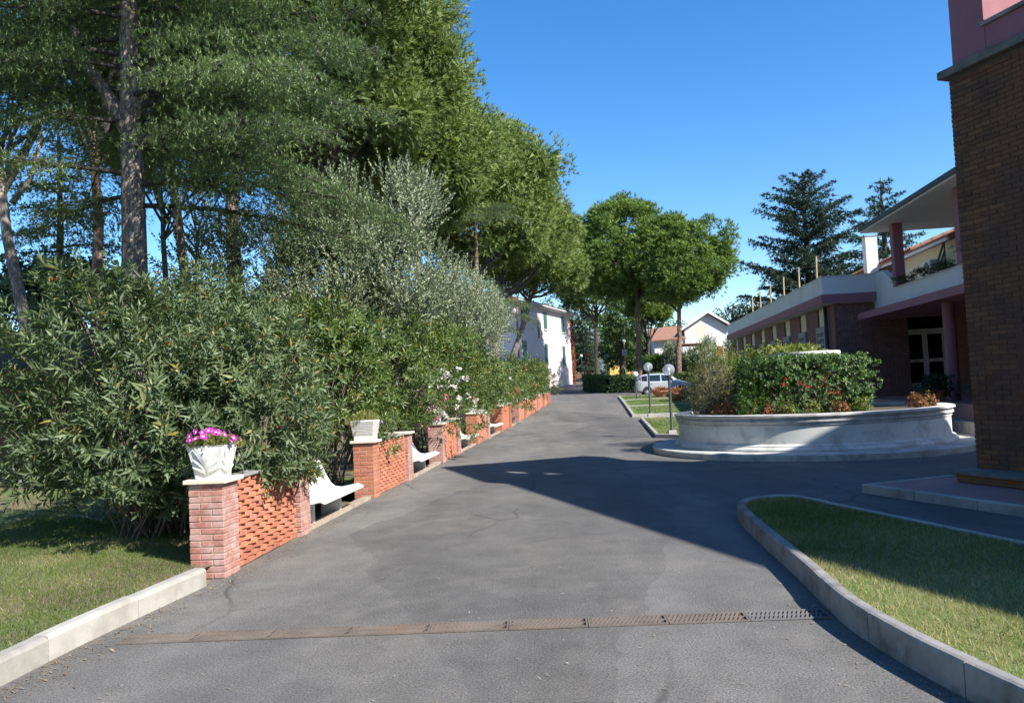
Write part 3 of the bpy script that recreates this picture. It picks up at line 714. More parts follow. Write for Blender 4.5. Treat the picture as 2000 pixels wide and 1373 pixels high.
# lawn strips beside the lamps
def bed(name, label, poly, kw=.12, h=.12, dens=260, seed=1, grassy=True, edge='concrete'):
    n = len(poly)
    kerb(name + '_kerb', label + ', its pale edging', poly + [poly[0]], kw, h, 1.5, X[edge], 1, rnd=.015)
    mb = MB(); cx = sum(p[0] for p in poly) / n; cy = sum(p[1] for p in poly) / n
    ins = [(x + (cx - x) * .02, y + (cy - y) * .01) for x, y in poly]
    mb.prism(ins, lambda x, y: g(y) - .05, lambda x, y: g(y) + h - .03); tag(mb.build(name, X['lawn']), kind='structure')
    if grassy: grass(name + '_grass', label + ', its mown grass', [(x + (cx - x) * .05, y + (cy - y) * .03) for x, y in poly], dens, h - .035, .07, .014, seed)
def xl(y): return 5.17 + (7.34 - 5.17) * (y - 35.3) / (56.6 - 35.3)
ye = [35.3, 42.2, 49.0, 56.2]
LB = ['lawn strip next to the second lamp post', 'middle lawn strip between the lamp posts and the parked car', 'farthest lawn strip in front of the parked cars']
for k in range(3):
    a, b = ye[k] + .08, ye[k + 1] - .08
    bed('lawn_strip', LB[k], [(xl(a), a), (15.5, a - .6), (16.4, b - .6), (xl(b), b)], seed=20 + k, dens=230)
bed('lamp_bed', 'small grassy bed round the nearest lamp post', [(4.28, 24.6), (4.95, 23.9), (8.0, 24.2), (9.3, 33.0), (5.23, 33.5)], seed=30, dens=300)

# drainage channel with iron grates
dr = thing('drainage_channel', 'row of slotted iron drain grates set across the driveway', 'drain', (-3.08, 6.20, 0), math.atan2(-.18, 5.33))
MB().box(0, 5.33, -.095, .095, -.05, .002).build('channel', X['drain_silt'], dr)
gm = MB(); L_ = .588; 
gm.box(0, L_, -.11, -.095, .0, .011).box(0, L_, .095, .11, .0, .011).box(0, .014, -.095, .095, .0, .0108).box(L_ - .014, L_, -.095, .095, .0, .0108)
k = 0
for row, (ya, yb) in enumerate(((-.095, -.004), (.004, .095))):
    x = .004
    while x < L_ - .06:
        sl_ = .035
        gm.add([(x, ya, .0), (x + .017, ya, .0), (x + .017 + sl_, yb, .0), (x + sl_, yb, .0), (x, ya, .0095), (x + .017, ya, .0095), (x + .017 + sl_, yb, .0095), (x + sl_, yb, .0095)],
               [(4, 5, 6, 7), (0, 1, 5, 4), (1, 2, 6, 5), (2, 3, 7, 6), (3, 0, 4, 7)]); x += .033
gm.box(0, L_, -.006, .006, 0, .0102)
gme = gm.mesh('grate'); gme.materials.append(X['grate']); gme2 = gme.copy(); gme2.materials.clear(); gme2.materials.append(X['grate_grey'])
for i in range(9): ob('grate', gme if i != 8 else gme2, None, dr, ((L_ + .005) * i, 0, .003 + (i % 3) * .0006))

# ------------------------------------------------------------------ brick garden wall, benches and pots
def frame(y0, y1):
    a = Vector((wx(y0), y0, 0)); b = Vector((wx(y1), y1, 0)); return math.atan2(b.y - a.y, b.x - a.x), (b - a).length
CH = .064
BM = {}
def bmesh_brick(lx, ly, lz, key, mat):
    k = (round(lx, 3), round(ly, 3), round(lz, 3), key)
    if k not in BM: BM[k] = MB().box(-lx / 2, lx / 2, -ly / 2, ly / 2, -lz / 2, lz / 2, .004).mesh('brick', mat)
    return BM[k]
def pier_cells(c):
    ev = [(0, .25, 0, .125), (.25, .375, 0, .25), (.125, .375, .25, .375), (0, .125, .125, .375)]
    if c % 2: ev = [(.375 - b, .375 - a, y0, y1) for a, b, y0, y1 in ev]
    return ev
def wall_section(label, y0, y1, courses, detail, seed, pale=(False, True), endpier=True, group=None, capped=True):
    rz, L = frame(y0, y1); rd = random.Random(seed)
    z0 = g(y0); sl = (g(y1) - z0) / L
    t = thing('brick_wall', label, 'garden wall', (wx(y0), y0, z0), rz, group); H = courses * CH
    piers = [(0, pale[0])] + ([(L - .375, pale[1])] if endpier else [])
    x1p = L - .375 if endpier else L
    for (px, pl) in piers:
        zz = sl * px; mat = X['brick_pale'] if pl else X['brick']
        pr = MB().box(px + .012, px + .363, -.028, .323, zz - .1, zz + H - .004).build('pier', X['mortar'], t)
        jm = MB()
        for c in range(courses):
            for (a, b, p, q) in pier_cells(c):
                j = rd.uniform(-.003, .003); cx, cy, cz = px + (a + b) / 2, (p + q) / 2 - .04, zz + CH * (c + .5)
                lx, ly, lz = b - a - .011, q - p - .011, CH - .011
                if detail: ob('brick', bmesh_brick(lx, ly, lz, pl, mat), None, pr, (cx + j, cy + rd.uniform(-.003, .003), cz), (0, 0, rd.uniform(-.008, .008)))
                else: jm.box(cx - lx / 2 + j, cx + lx / 2 + j, cy - ly / 2, cy + ly / 2, cz - lz / 2, cz + lz / 2)
        if not detail: jm.build('bricks', mat, pr, kind='stuff')
        if capped: MB().box(px - .035, px + .41, -.085, .37, zz + H, zz + H + .045, .006).build('cap_slab', X['capstone'], t)
    # pierced panel: bricks laid with open gaps between them
    x0, x1 = .378, x1p - .003
    pn = MB().prism([(x0, .035), (x1, .035), (x1, .135), (x0, .135)], lambda x, y: sl * x - .1, lambda x, y: sl * x + .0).build('pierced_panel', X['mortar'], t)
    jm = MB(); pitch = .258
    for c in range(courses):
        off = (c % 2) * pitch / 2; x = x0 - off
        solid = c == 0
        while x < x1 - .02:
            a, b = max(x, x0), min(x + (pitch - .010 if solid else .186), x1)
            if b - a > .03:
                cz = sl * (a + b) / 2 + CH * (c + .5); lx, ly, lz = b - a, .11, CH - .007
                if detail: ob('brick', bmesh_brick(round(lx, 2), ly, lz, 'p', X['brick']), None, pn, ((a + b) / 2, .09 + rd.uniform(-.006, .006), cz), (0, 0, rd.uniform(-.02, .02) - (.0 if solid else .34)))
                else:
                    ca, sa = (math.cos(.34), -math.sin(.34)) if not solid else (1, 0); q = MB().box(-lx / 2, lx / 2, -ly / 2, ly / 2, cz - lz / 2, cz + lz / 2)
                    jm.add([((a + b) / 2 + x_ * ca - y_ * sa, .09 + x_ * sa + y_ * ca, z_) for x_, y_, z_ in q.v], q.f)
            x += pitch
    if not detail: jm.build('bricks', X['brick'], pn, kind='stuff')
    # thin mortar beds between the courses
    mb = MB()
    for c in range(1, courses):
        mb.prism([(x0, .10), (x1, .10), (x1, .12), (x0, .12)], lambda x, y, c=c: sl * x + CH * c - .0036, lambda x, y, c=c: sl * x + CH * c + .0036)
    mb.build('mortar_beds', X['mortar'], t)
    MB().prism([(x0 - .0, .0), (x1, .0), (x1, .2), (x0, .2)], lambda x, y: sl * x + H + .001, lambda x, y: sl * x + H + .03).build('coping', X['slate'], t)
    return t, H
SEC = [(8.18, 10.76, 15, True, 1, (True, True), 'nearest pierced brick wall with lime-bloomed piers, shell pot on top'),
       (13.95, 16.75, 15, True, 2, (False, True), 'second pierced brick wall, orange pier under the ribbed white planter'),
       (20.2, 22.6, 15, False, 3, (True, True), 'third pierced brick wall, beside the white and pink blossoms'),
       (25.2, 27.6, 15, False, 4, (False, True), 'fourth pierced brick wall along the driveway'),
       (30.2, 33.0, 15, False, 5, (False, False), 'fifth pierced brick wall along the driveway'),
       (35.4, 38.2, 14, False, 6, (True, False), 'sixth brick wall, just past the dark gap'),
       (38.35, 41.2, 13, False, 7, (True, False), 'seventh brick wall, stepping down after the gap'),
       (41.3, 44.2, 13, False, 8, (False, True), 'eighth brick wall, third from the far end'),
       (44.3, 47.6, 12, False, 9, (True, False), 'ninth brick wall, second from the far end'),
       (47.7, 51.8, 12, False, 10, (True, False), 'last low brick wall at the far end of the row')]
for (a, b, c, dt, sd, pl, lb) in SEC: wall_section(lb, a, b, c, dt, sd, pl, True, 'pierced brick walls along the driveway')

# low edging strips under the benches
for (a, b, lb) in ((10.78, 13.93, 'first'), (16.77, 20.18, 'second'), (22.62, 25.18, 'third'), (27.62, 30.18, 'fourth'), (33.02, 35.38, 'fifth')):
    rz, L = frame(a, b); t = thing('edging', lb + ' low brick edging strip from the camera, in the gap between brick walls', 'edging', (wx(a), a, g(a)), rz, 'edging strips in the gaps of the wall')
    sl = (g(b) - g(a)) / L; n = int(L / .26)
    for i in range(n):
        x0 = .02 + (L - .04) * i / n; x1 = .02 + (L - .04) * (i + 1) / n - .01
        MB().prism([(x0, .02), (x1, .02), (x1, .15), (x0, .15)], lambda x, y: sl * x - .06, lambda x, y: sl * x + .055).build('edging_block', X['edging'], t)

# benches
BP = [(-.16, .39), (-.10, .412), (.02, .39), (.16, .365), (.27, .38), (.34, .44), (.40, .55), (.455, .67), (.51, .79)]
def bench_profile():
    top = BP; th = .05; out = []
    P = [Vector((y, z)) for y, z in top]; low = []
    for i, p in enumerate(P):
        d = (P[min(i + 1, len(P) - 1)] - P[max(i - 1, 0)]).normalized(); nrm = Vector((d.y, -d.x)); low.append(p + nrm * th)
    front = [Vector((-.195, .368)), Vector((-.19, .342)), Vector((-.155, .333))]
    back = [Vector((.535, .805)), Vector((.565, .79))]
    return [(p.x, p.y) for p in P] + [(p.x, p.y) for p in back] + [(p.x, p.y) for p in reversed(low)] + [(p.x, p.y) for p in reversed(front)]
for (a, b, lb) in ((10.95, 12.75, 'nearest white concrete bench, between the first two brick walls'), (17.0, 18.9, 'second white bench, between the second and third brick walls'), (22.9, 24.6, 'third white bench, between the third and fourth brick walls'), (27.9, 29.6, 'farthest white bench, beside the fifth brick wall')):
    rz, L = frame(a, b); t = thing('bench', lb, 'bench', (wx(a), a, g(a) + (g(b) - g(a)) / 2), rz, 'white concrete benches along the wall')
    MB().extr(bench_profile()[::-1], 0, L).build('seat', X['white'], t, autosm=35)
    for x in (.22, L - .38):
        MB().prism([(x, .08), (x + .07, .08), (x + .07, .38), (x, .38)], -.08, .335).build('leg', X['white'], t)

# pots on the piers
def flower_mesh(r, mat, n=5):
    mb = MB(); v = [(0, 0, 0)]; f = []; k = n * 4
    for i in range(k):
        a = 2 * math.pi * i / k; rr = r * (1 + .10 * math.cos(n * a)); v.append((rr * .36 * math.cos(a), rr * .36 * math.sin(a), r * .30)); 
    for i in range(k):
        a = 2 * math.pi * i / k; rr = r * (1 + .12 * math.cos(n * a)); v.append((rr * math.cos(a), rr * math.sin(a), r * (.42 + .05 * math.cos(n * a))))
    me = bpy.data.meshes.new('flower')
    f = [(0, 1 + i, 1 + (i + 1) % k) for i in range(k)]; f2 = [(1 + i, 1 + k + i, 1 + k + (i + 1) % k, 1 + (i + 1) % k) for i in range(k)]
    me.from_pydata(v, [], f + f2); me.materials.append(X['fl_white']); me.materials.append(mat)
    at = me.attributes.new('tint', 'FLOAT', 'FACE')
    for i in range(len(me.polygons)): at.data[i].value = .35 if i < k else .2 + .6 * ((i * 7) % 10) / 10; me.polygons[i].material_index = 0 if i < k else 1
    return me
def tuft(rng, fol, c, rad, n, L, Wd, tint, up=.6):
    d = rdir(rng, n); d[:, 2] = np.abs(d[:, 2]) * .9; P = np.array(c) + d * np.array(rad) * rng.uniform(.2, 1, (n, 1)) ** .5
    fol.leaves(P, unit(d + [0, 0, up] + rdir(rng, n) * .5), rdir(rng, n), L * rng.uniform(.7, 1.2, n), Wd, tint + rng.normal(0, .2, n), .2)
rz1, _ = frame(8.18, 10.76)
pot = thing('shell_pot', 'white shell-ribbed pot of magenta petunias on the nearest brick pier', 'flower pot', (wx(8.18), 8.18, .96 + .045), rz1)
b0, b1, hp = .13, .19, .345; cx, cy = .187, .147
pv = []
for z, w in ((0, b0), (.05, b0 + .005), (.2, (b0 + b1) / 2), (.33, b1 - .003), (hp, b1 + .006)):
    pv.append((z, w))
mb = MB(); V = []
for z, w in pv: V += [(cx - w, cy - w, z), (cx + w, cy - w, z), (cx + w, cy + w, z), (cx - w, cy + w, z)]
V += [(cx + sx * (b1 - .03), cy + sy * (b1 - .03), hp) for sx, sy in ((-1, -1), (1, -1), (1, 1), (-1, 1))] + [(cx + sx * (b1 - .03), cy + sy * (b1 - .03), hp - .06) for sx, sy in ((-1, -1), (1, -1), (1, 1), (-1, 1))]
F = [(3, 2, 1, 0)]
for k in range(len(pv) + 1):
    for i in range(4): F.append((k * 4 + i, k * 4 + (i + 1) % 4, (k + 1) * 4 + (i + 1) % 4, (k + 1) * 4 + i))
F.append(tuple(len(V) - 4 + i for i in range(4)))
mb.add(V, F).build('tub', X['white'], pot)
rib = MB()
def facept(face, u, z):
    w = b0 + (b1 - b0) * z / hp
    if face == 0: return Vector((cx - w - .002, cy + u * w, z))
    if face == 1: return Vector((cx + u * w, cy - w - .002, z))
    if face == 2: return Vector((cx + w + .002, cy + u * w, z))
for face in (0, 1, 2):
    for half in (-1, 1):
        for k in range(7):
            e = k / 6; pts = []
            ex, ez = half * (.12 + .84 * e), (.34 if e < .6 else .34 - .22 * (e - .6) / .4) - .015 * (k % 2)
            for i in range(8):
                s = i / 7; u = ex * s ** (1.7 - .7 * e); z = .045 + (ez - .045) * s ** (.75 - .15 * e); pts.append(facept(face, u, z))
            rib.tube(pts, [.006 + .017 * math.sin(math.pi * (.15 + .8 * i / 7)) for i in range(8)], 6)
rib.build('shell_ribs', X['white'], pot, True)
for sx in (-1, 1):
    for sy in (-1, 1): MB().sphere((cx + sx * .11, cy + sy * .11, .024), .035, 8, 6).build('foot', X['ivory'], pot, True)
MB().box(cx - b1 + .035, cx + b1 - .035, cy - b1 + .035, cy + b1 - .035, hp - .08, hp - .03).build('soil', X['soil'], pot)
rng = np.random.default_rng(11); fol = Fol()
tuft(rng, fol, (cx, cy, hp - .02), (.25, .25, .13), 520, .05, .028, .55); tuft(rng, fol, (cx + .20, cy - .12, hp - .05), (.13, .14, .12), 170, .045, .025, .7)
fol.build('petunia_leaves', X['leaf_vine'], pot)
fm = flower_mesh(.034, X['magenta']); fm2 = flower_mesh(.03, X['fl_violet'])
rd = random.Random(5)
for i in range(26):
    a = rd.uniform(math.pi * .62, math.pi * 1.75); rr = rd.uniform(.10, .27); z = hp + .17 - 1.9 * rr * rr + rd.uniform(-.02, .04)
    tl = Euler((rd.uniform(.5, 1.2), rd.uniform(-.3, .3), a + math.pi / 2 + rd.uniform(-.5, .5)))
    ob('flower', fm, None, pot, (cx + rr * math.cos(a), cy + rr * math.sin(a) * .95, z), tl)
for i in range(5): ob('flower', fm2, None, pot, (cx + .25 + rd.uniform(-.05, .05), cy - .2 + rd.uniform(-.06, .06), hp - .04 - .05 * i), Euler((1.2, 0, rd.uniform(-.3, .9))))

rz2, _ = frame(13.95, 16.75)
pot = thing('ribbed_planter', 'white horizontally ribbed planter of yellowing foliage on the second wall', 'planter', (wx(13.95), 13.95, 15 * CH + .045), rz2)
cx, cy = .19, .145
def frust(mb, w0, w1, d0, d1, z0, z1):
    mb.add([(cx - d0, cy - w0, z0), (cx + d0, cy - w0, z0), (cx + d0, cy + w0, z0), (cx - d0, cy + w0, z0), (cx - d1, cy - w1, z1), (cx + d1, cy - w1, z1), (cx + d1, cy + w1, z1), (cx - d1, cy + w1, z1)],
           [(3, 2, 1, 0), (4, 5, 6, 7), (0, 1, 5, 4), (1, 2, 6, 5), (2, 3, 7, 6), (3, 0, 4, 7)])
mb = MB(); frust(mb, .16, .165, .155, .16, 0, .075); mb.build('plinth', X['ivory'], pot)
bd = MB(); frust(bd, .165, .205, .16, .195, .0751, .35); bd = bd.build('body', X['white'], pot)
for i in range(9):
    z = .10 + i * .0275; w = .165 + .04 * (z - .075) / .275; mb = MB(); frust(mb, w + .007, w + .012, w + .003, w + .008, z, z + .0165); mb.build('rib', X['white'], bd)
rng = np.random.default_rng(12); fol = Fol(); tuft(rng, fol, (cx, cy, .34), (.24, .24, .17), 420, .07, .02, .75); tuft(rng, fol, (cx - .15, cy + .18, .27), (.15, .18, .1), 120, .06, .018, .8); fol.build('yellow_foliage', X['leaf_vine'], pot)
fl = flower_mesh(.035, X['fl_violet'])
for i in range(4): ob('flower', fl, None, pot, (cx + .2, cy - .24 + .03 * i, .30 - .03 * i), Euler((1.2, 0, .4 * i)))

def small_pot(y, z, label, fm, n=26, r=.15, leaf=True, hgt=.22, off=.19, spread=1.0, seed=1):
    rz, _ = frame(y, y + 2.4); t = thing('flower_pot', label, 'flower pot', (wx(y), y, z), rz, 'small white flower pots on the walls')
    MB().lathe([(0, 0), (r * .72, 0), (r * .78, .02), (r * .9, hgt * .8), (r * 1.06, hgt * .82), (r * 1.06, hgt), (r * .9, hgt), (r * .86, hgt - .03), (0, hgt - .03)], 18, (off, .147, 0)).build('tub', X['white'], t, autosm=40)
    rng = np.random.default_rng(seed); fol = Fol(); tuft(rng, fol, (off, .147, hgt), (.2 * spread, .2 * spread, .2 * spread), 240, .08, .025, .5); fol.build('leaves', X['leaf_oleander2'], t)
    ff = Fol(); rd = random.Random(seed)
    for i in range(n):
        d = rdir(rng, 1)[0]; d[2] = abs(d[2]); c = np.array((off, .147, hgt + .06)) + d * np.array((.2, .2, .24)) * spread * rd.uniform(.6, 1.1)
        k = 12; ff.leaves(c + rdir(rng, k) * .02, unit(d + rdir(rng, k) * .8), rdir(rng, k), .045, .04, rng.uniform(0, 1, k), .1)
    ff.build('blossoms', X[fm], t); return t
zc = 15 * CH + .045
small_pot(10.39, zc, 'small pot of pink and red flowers half hidden on the first wall end pier', 'fl_red', 14, .12, seed=2)
small_pot(20.2, zc, 'white pot of pale pink blossoms on the third wall', 'fl_pink', 34, .15, seed=3, spread=1.25)
small_pot(25.2, zc + g(25.2), 'white pot of salmon flowers on the fourth wall', 'fl_coral', 22, .16, seed=4)
small_pot(30.2, zc + g(30.2), 'white pot of violet flowers on the fifth wall', 'fl_violet', 24, .17, seed=5, spread=1.2)
small_pot(35.4, 14 * CH + .045 + g(35.4), 'white pot of coral red flowers spilling down the sixth wall', 'fl_coral', 40, .17, seed=6, spread=1.3)

# ------------------------------------------------------------------ the round planter with its basin
PC = (7.35, 20.15, 0)
pl = thing('round_planter', 'large round white planter wall on a stone step, centre right', 'planter', PC)
mb = MB(); mb.lathe([(3.2, .0), (3.86, 0), (3.88, .13), (3.86, .15), (3.2, .15)], 96); mb.build('step', X['rimstone'], pl, autosm=40)
MB().lathe([(3.1, .1), (3.30, .1501), (3.31, .19), (3.28, .23), (3.25, .25), (3.25, .27), (3.21, .29), (3.18, .31), (3.18, .72), (3.15, .76), (2.9, .76), (2.9, .2)], 96).build('wall', X['planter'], pl, autosm=30)
MB().lathe([(3.181, .70), (3.205, .715), (3.205, .75), (3.225, .775), (3.245, .79), (3.245, .825), (3.215, .835), (3.225, .86), (3.265, .885), (3.285, .905), (3.28, .94), (3.25, .95), (2.92, .95), (2.9, .92), (2.9, .74)], 96).build('rim', X['rimstone'], pl, autosm=30)
MB().lathe([(0, .89), (2.92, .87)], 48).build('soil', X['soil'], pl)
bs = thing('basin', 'wide white stone basin rising above the green shrub in the planter', 'basin', (PC[0], PC[1], .78))
MB().lathe([(0, 0), (.45, 0), (.45, .12), (.25, .2), (.18, .5), (.2, .9), (.32, 1.15), (.2, 1.25)], 24).build('pedestal', X['planter'], bs, autosm=40)
MB().lathe([(0, 1.24), (.35, 1.26), (.7, 1.38), (.8, 1.46), (.86, 1.48), (.88, 1.53), (.87, 1.58), (.80, 1.58), (.74, 1.52), (0, 1.5)], 40).build('bowl', X['white_wall'], bs, autosm=40)
rng = np.random.default_rng(21); fol = Fol()
for i in range(26):
    a = rng.uniform(0, 6.28); q = rng.uniform(0, .8); tuft(rng, fol, (q * math.cos(a) - .15, q * math.sin(a), 1.55), (.22, .22, .22), 26, .12, .09, .55, .3)
fol.build('vine', X['leaf_vine'], bs)
place_shrub('evergreen_shrub', 'dense glossy green shrub with red roses filling the round planter', 'shrub', (PC[0] - .55, PC[1] - 1.2, .80), (1.5, .85), 1.36, X['leaf_gloss'], 31, 2300, .085, .038, 3, 4, .09, .5, None, .05, 30, .012, .72, .35, .2,
            [('fl_red', 12, .055, lambda p: p[1] < -.6 and .25 < p[2] < .95 and -.8 < p[0] < .6)], (45, 80), .10, boxy=.8)
place_shrub('dry_bush', 'greyish dry bush at the left end of the round planter', 'shrub', (PC[0] - 2.45, PC[1] - .35, .78), (.68, .66), 1.2, X['leaf_dry'], 32, 520, .06, .02, 4, 3, .16, .5, None, .05, 60, .008, .35, .6, .25)
place_shrub('arching_bush', 'light green arching bush behind the dry bush in the planter', 'shrub', (PC[0] - 1.75, PC[1] + .9, .78), (.95, .8), 1.6, X['leaf_vine'], 33, 520, .09, .03, 5, 3, .25, .42, None, .05, 40, .01, .4, .7, .25)
place_shrub('ivy_clump', 'yellow green leafy clump behind the basin in the planter', 'shrub', (PC[0] - .3, PC[1] + 1.5, .78), (1.2, .7), 1.75, X['leaf_vine'], 34, 360, .12, .08, 3, 4, .14, .5, None, .05, 16, .01, .6, .4, .2)
BG = [(-2.72, -1.1, 'leaf_rust'), (-2.45, -1.55, 'leaf_rust'), (-2.1, -1.95, 'leaf_vine'), (-1.75, -2.2, 'leaf_rust'), (-1.35, -2.45, 'leaf_vine'), (-.85, -2.65, 'leaf_vine'), (-.2, -2.75, 'leaf_rust'), (.3, -2.78, 'leaf_vine'), (1.7, -2.35, 'leaf_rust'), (1.95, -2.15, 'leaf_rust'), (2.3, -1.8, 'leaf_rust')]
BL = ['first', 'second', 'third', 'fourth', 'fifth', 'sixth', 'seventh', 'eighth', 'ninth', 'tenth', 'eleventh']
for i, (dx, dy, mt) in enumerate(BG):
    place_shrub('begonia', BL[i] + ' small bedding plant from the left along the planter rim, ' + ('rusty red' if mt == 'leaf_rust' else 'yellow green'), 'bedding plant', (PC[0] + dx * .95, PC[1] + dy * .95, .87), (.16, .16), .26 + .05 * (i % 3), X[mt], 40 + i, 46, .06, .04, 2, 4, .05, .5, 'bedding plants along the planter rim', .03, 6, .005, .3, .5, .25)

# ------------------------------------------------------------------ brick tower building on the right
TW = thing('tower_building', 'tall brick tower with pink belfry storey at the right edge', 'building', (6.77, 11.84, 0), math.atan2(-.95, .31))
# local x runs along the face towards the camera, local y away from the drive
HB = 6.14; BCH = .0715
MB().box(.02, 3.38, .02, 3.4, .30, HB).build('tower_core', X['mortar_dark'], TW)
fw = MB().box(.012, 2.05, .011, .019, .30, HB).build('brick_face', X['mortar_dark'], TW)
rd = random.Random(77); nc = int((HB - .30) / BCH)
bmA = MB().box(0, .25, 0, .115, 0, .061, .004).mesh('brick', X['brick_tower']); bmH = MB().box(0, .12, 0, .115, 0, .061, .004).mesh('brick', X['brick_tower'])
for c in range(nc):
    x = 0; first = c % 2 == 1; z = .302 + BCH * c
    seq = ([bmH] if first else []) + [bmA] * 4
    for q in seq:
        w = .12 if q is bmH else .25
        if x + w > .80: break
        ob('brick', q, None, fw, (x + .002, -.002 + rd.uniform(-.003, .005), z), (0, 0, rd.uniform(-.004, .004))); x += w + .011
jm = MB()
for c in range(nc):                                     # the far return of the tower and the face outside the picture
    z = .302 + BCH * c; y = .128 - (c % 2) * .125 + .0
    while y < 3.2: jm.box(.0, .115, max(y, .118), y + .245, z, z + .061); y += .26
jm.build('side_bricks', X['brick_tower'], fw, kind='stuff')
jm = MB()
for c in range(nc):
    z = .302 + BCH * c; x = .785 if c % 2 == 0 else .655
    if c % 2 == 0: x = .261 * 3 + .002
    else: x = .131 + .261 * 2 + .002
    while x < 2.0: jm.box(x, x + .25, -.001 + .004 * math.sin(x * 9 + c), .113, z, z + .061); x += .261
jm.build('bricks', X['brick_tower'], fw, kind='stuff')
MB().box(2.051, 3.4, -.001, .019, .30, HB).build('brick_face_beyond', X['brick_tower_far'], TW)
MB().box(-.11, 3.5, -.11, 3.5, HB, HB + .12, .01).build('cornice', X['old_stone'], TW)
MB().box(-.05, 3.6, -.34, 0, .13, .235).build('plinth_brickwork', X['brick_tower_far'], TW)
MB().box(-.10, 3.6, -.40, .012, .235, .295, .008).build('plinth_slab', X['old_stone'], TW)
zb = HB + .121
for (a, b, c, d) in ((.05, .62, .05, .4), (1.55, 1.80, .05, .4), (2.75, 3.3, .05, .4), (2.9, 3.3, 2.9, 3.3)): MB().box(a, b, c, d, zb, 8.62).build('belfry_post', X['pink_trim'], TW)
for a, b in ((.62, 1.55), (1.80, 2.75)): MB().box(a, b, .06, .36, zb, zb + .42).build('belfry_breast', X['pink_trim'], TW)
MB().box(.05, .35, .401, 3.0, zb, 8.619).build('belfry_wall', X['pink_trim'], TW)
MB().box(.58, 2.78, .02, .42, zb + .421, zb + .48).build('belfry_sill', X['concrete_grey'], TW)
for a, b in ((.62, 1.55), (1.80, 2.75)): MB().box(a, b, .12, .3, 7.55, 7.72).build('belfry_bar', X['pink_trim'], TW)
for (a, b, c, d) in ((-.3, 3.5, -.2, .42), (-.3, 3.5, 3.0, 3.5), (-.3, .36, .421, 2.999), (3.1, 3.5, .421, 2.999)): MB().box(a, b, c, d, 8.621, 9.2).build('belfry_beam', X['pink_trim'], TW)
MB().box(3.4, 30, .25, 12, 0, 8.75).build('wing_behind', X['pink_wall'], TW)
MB().box(3.5, 30.3, -.05, 12.3, 8.75, 8.95).build('wing_roof', X['fascia'], TW)
for i in range(4):
    w = MB().box(5 + i * 3, 6.1 + i * 3, .2, .262, 4.6, 6.4).build('window', X['shutter_green'], TW)
    MB().box(4.95 + i * 3, 6.15 + i * 3, .16, .3, 4.5, 4.6).build('sill', X['white_wall'], w)
# pink paved platform with a pale kerb
pf = bpy.data.objects.new('pavement', None); link(pf); pf.location = (5.09, 11.96, 0); pf.rotation_euler = (0, 0, math.atan2(-.95, .31)); tag(pf, 'pink paved platform with pale kerb at the foot of the brick tower', kind='structure')
MB().prism([(.12, .1), (12, .1), (12, 1.75), (.1, 1.62)], -.02, .118).build('paving', X['pavers'], pf)
for i in range(12): MB().box(i * 1.0 + .004, i * 1.0 + .996, 0, .11, -.03, .13, .012).build('kerbstone', X['concrete'], pf)
mb = MB(); mb.prism([(0, .112), (.11, .112), (.11, 1.72), (-.02, 1.72)], -.03, .129); mb.build('kerbstone', X['concrete'], pf)

# ------------------------------------------------------------------ long low wing with brick piers
AZ = math.atan2(.992, .124)
WG = thing('low_wing', 'long low building wing with brick piers, cream shutters and white parapet', 'building', (12.2, 30, 0), AZ)
# local x runs away from the camera, local +y faces the drive
p0 = 1.24; pt = 3.17; Lw = 24.4
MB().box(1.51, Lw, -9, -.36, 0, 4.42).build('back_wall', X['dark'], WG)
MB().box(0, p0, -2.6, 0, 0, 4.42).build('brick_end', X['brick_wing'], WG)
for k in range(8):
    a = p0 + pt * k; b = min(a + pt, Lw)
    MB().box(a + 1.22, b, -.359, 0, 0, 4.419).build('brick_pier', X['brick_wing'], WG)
    if k < 7 or True:
        sh = MB().box(a + .02, a + 1.2, -.12, -.07, 2.3, 4.41).build('shutter', X['shutter_cream'], WG)
        m2 = MB()
        for q in range(13): m2.box(a + .06, a + 1.16, -.0699, -.055, 2.36 + q * .155, 2.36 + q * .155 + .11)
        m2.build('louvres', X['shutter_cream'], sh)
        if k < 6:
            pn = MB().box(a - .02, a + 1.24, .02, .09, 2.35, 3.66).build('balcony_panel', X['grey_panel'], WG)
            m3 = MB()
            for q in range(5):
                for w in range(4): m3.box(a + .14 + q * .21, a + .23 + q * .21, .0901, .097, 2.5 + w * .26, 2.66 + w * .26)
            m3.build('perforations', X['dark'], pn)
        MB().box(a, a + 1.22, -.359, .0, 0, 2.3).build('spandrel', X['brick_wing'], WG)
MB().box(-.25, Lw + .3, -9, .42, 4.42, 4.44).build('soffit', X['white_wall'], WG)
MB().box(-.32, Lw + .36, -2.2, .50, 4.441, 4.76).build('pink_band', X['pink_trim'], WG)
MB().box(-.28, Lw + .3, -2.3, .44, 4.762, 5.42).build('parapet', X['white_wall'], WG)
MB().box(-.30, Lw + .32, -2.32, .46, 5.421, 5.455).build('coping', X['capstone'], WG)
MB().tube([(.75, .12, 0), (.75, .12, 4.4)], .07, 8).build('downpipe', X['fascia'], WG, True)
MB().box(.5, Lw, -9, -2.3, 4.45, 5.2).build('flat_roof', X['concrete_grey'], WG)
WH = ['nearest', 'second', 'third', 'fourth', 'fifth', 'farthest']
for i, x in enumerate((1.72, 4.75, 7.9, 11.1, 14.0, 16.5)):
    p = Matrix.Rotation(AZ, 4, 'Z') @ Vector((x, .1, 0)) + Vector((12.2, 30, 5.45))
    tag(MB().tube([(0, 0, 0), (.0, .0, .55), (.02, .01, 1.06)], [.04, .038, .036], 6).build('roof_post', X['pale_wood'], loc=p), WH[i] + ' thin wooden post standing on the parapet of the low wing', 'post', 'wooden posts on the parapet')
